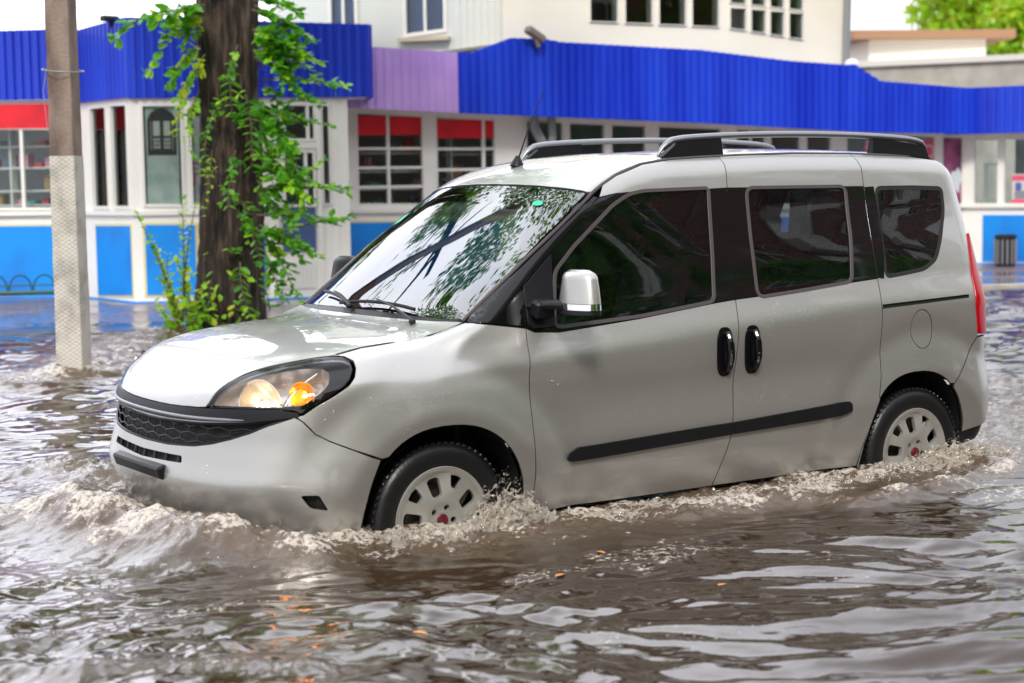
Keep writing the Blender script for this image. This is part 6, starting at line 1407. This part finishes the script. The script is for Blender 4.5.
# ---- splashes: torn sheets and drops thrown up by the wheels and bumper -------------------------------
SPL = bpy.data.materials.new('splash_water'); SPL.use_nodes = True; _b = SPL.node_tree.nodes['Principled BSDF']
_b.inputs['Base Color'].default_value = (.86, .80, .70, 1); _b.inputs['Roughness'].default_value = .05; _b.inputs['Transmission Weight'].default_value = .78; _b.inputs['IOR'].default_value = 1.33
def ico(mb, c, r, R=None, st=(1, 1, 1)):
    t = (1+5**.5)/2; P = [(-1, t, 0), (1, t, 0), (-1, -t, 0), (1, -t, 0), (0, -1, t), (0, 1, t), (0, -1, -t), (0, 1, -t), (t, 0, -1), (t, 0, 1), (-t, 0, -1), (-t, 0, 1)]
    F = [(0, 11, 5), (0, 5, 1), (0, 1, 7), (0, 7, 10), (0, 10, 11), (1, 5, 9), (5, 11, 4), (11, 10, 2), (10, 7, 6), (7, 1, 8), (3, 9, 4), (3, 4, 2), (3, 2, 6), (3, 6, 8), (3, 8, 9), (4, 9, 5), (2, 4, 11), (6, 2, 10), (8, 6, 7), (9, 8, 1)]
    k = r/1.9; V = []
    for p in P:
        q = Vector((p[0]*k*st[0], p[1]*k*st[1], p[2]*k*st[2])); V.append((R @ q if R else q)+Vector(c))
    mb.add(V, F)
def splash(name, path, n, spread, hgt, rmax, seed, label, sheet=True):
    """path: list of (x, y, rise) along the waterline; blobs crowd near the surface and thin out upward"""
    rl = random.Random(seed); mb = MB()
    for _ in range(n):
        t = rl.random()*(len(path)-1); k = min(len(path)-2, int(t)); f = t-k; a, b_ = path[k], path[k+1]
        x = a[0]+(b_[0]-a[0])*f; y = a[1]+(b_[1]-a[1])*f; up = a[2]+(b_[2]-a[2])*f
        u = rl.random()**1.9; z = WL+up*u*hgt-.005
        x += rl.gauss(0, spread*(1-.4*u)); y += rl.gauss(0, spread*(1-.4*u)); 
        if car_d(np.array([x]), np.array([y]))[0] < -.06: continue
        r = rmax*1.5*(1-u)**1.4*rl.uniform(.3, 1)+.0045
        R = Matrix.Rotation(rl.uniform(0, 6.28), 3, 'Z') @ Matrix.Rotation(rl.uniform(-.6, .6), 3, 'X')
        vd = Vector((.7+rl.gauss(0, .5), rl.gauss(-.3, .5), rl.gauss(.4, .7)))
        ico(mb, (x, y, z), r*.8, vd.to_track_quat('X', 'Z').to_matrix(), (rl.uniform(1.2, 3.6), rl.uniform(.45, .9), rl.uniform(.45, .9)))
    o = mb.build(name, SPL, None, True, None)
    md = o.modifiers.new('froth', 'REMESH'); md.mode = 'VOXEL'; md.voxel_size = .0045; md.use_smooth_shade = True
    return tag(o, kind='stuff')
splash('wheel_splash', [(-.42, -.96, .35), (-.30, -1.0, .5), (-.10, -1.02, .45), (.08, -1.0, .8), (.2, -.98, 1.0), (.30, -.96, .9), (.40, -.96, .5)], 2200, .035, .15, .016, 1, '')
splash('wheel_plume', [(.12, -.90, .6), (.24, -.885, 1.0), (.36, -.90, .7)], 1200, .034, .25, .010, 2, '')
splash('rear_wheel_splash', [(2.30, -.95, .5), (2.5, -1.0, .4), (2.68, -.98, .9), (2.85, -.95, 1.1), (3.0, -.93, .8), (3.2, -.95, .4)], 1900, .04, .12, .015, 3, '')
splash('bumper_splash', [(-1.12, .5, .5), (-1.12, .2, .6), (-1.10, -.1, .8), (-1.04, -.4, 1.0), (-.92, -.62, 1.1), (-.78, -.80, 1.2), (-.64, -.92, .8), (-.5, -.98, .3)], 1500, .04, .11, .015, 4, '')
splash('side_splash', [(.4, -.95, .3), (.8, -1.02, .4), (1.2, -1.05, .4), (1.7, -1.05, .5), (2.2, -1.05, .5)], 1700, .08, .055, .013, 5, '')
splash('pole_splash', [(px_-.18, py_-.05, .7), (px_-.08, py_-.2, .5), (px_+.1, py_-.15, .4)], 300, .03, .12, .02, 6, '')

# fallen leaves adrift
FLM = mat('fallen_leaf_orange', (.55, .22, .05), .5)
src = None
for i, q in enumerate(sorted(k for k in PTS if k.startswith('lf_'))):
    x, y = PTS[q][:2]; h = float(water_h(np.array([x]), np.array([y]))[0][0])
    if src is None:
        V = [(-.03, 0, 0), (-.012, .012, .004), (.012, .011, .003), (.034, 0, 0), (.012, -.011, .004), (-.012, -.012, .003)]
        src = from_data('fallen_leaf', V, [(0, 3, 2, 1), (0, 5, 4, 3)], FLM, None); tag(src, 'small orange fallen leaf floating on the brown water', 'leaf', 'fallen leaves on the water'); o = src
    else:
        o = src.copy(); C.objects.link(o)
    o.location = (x, y, h+.003); o.rotation_euler = (0, 0, i*1.7); s_ = .7+.1*(i % 4); o.scale = (s_, s_, s_)
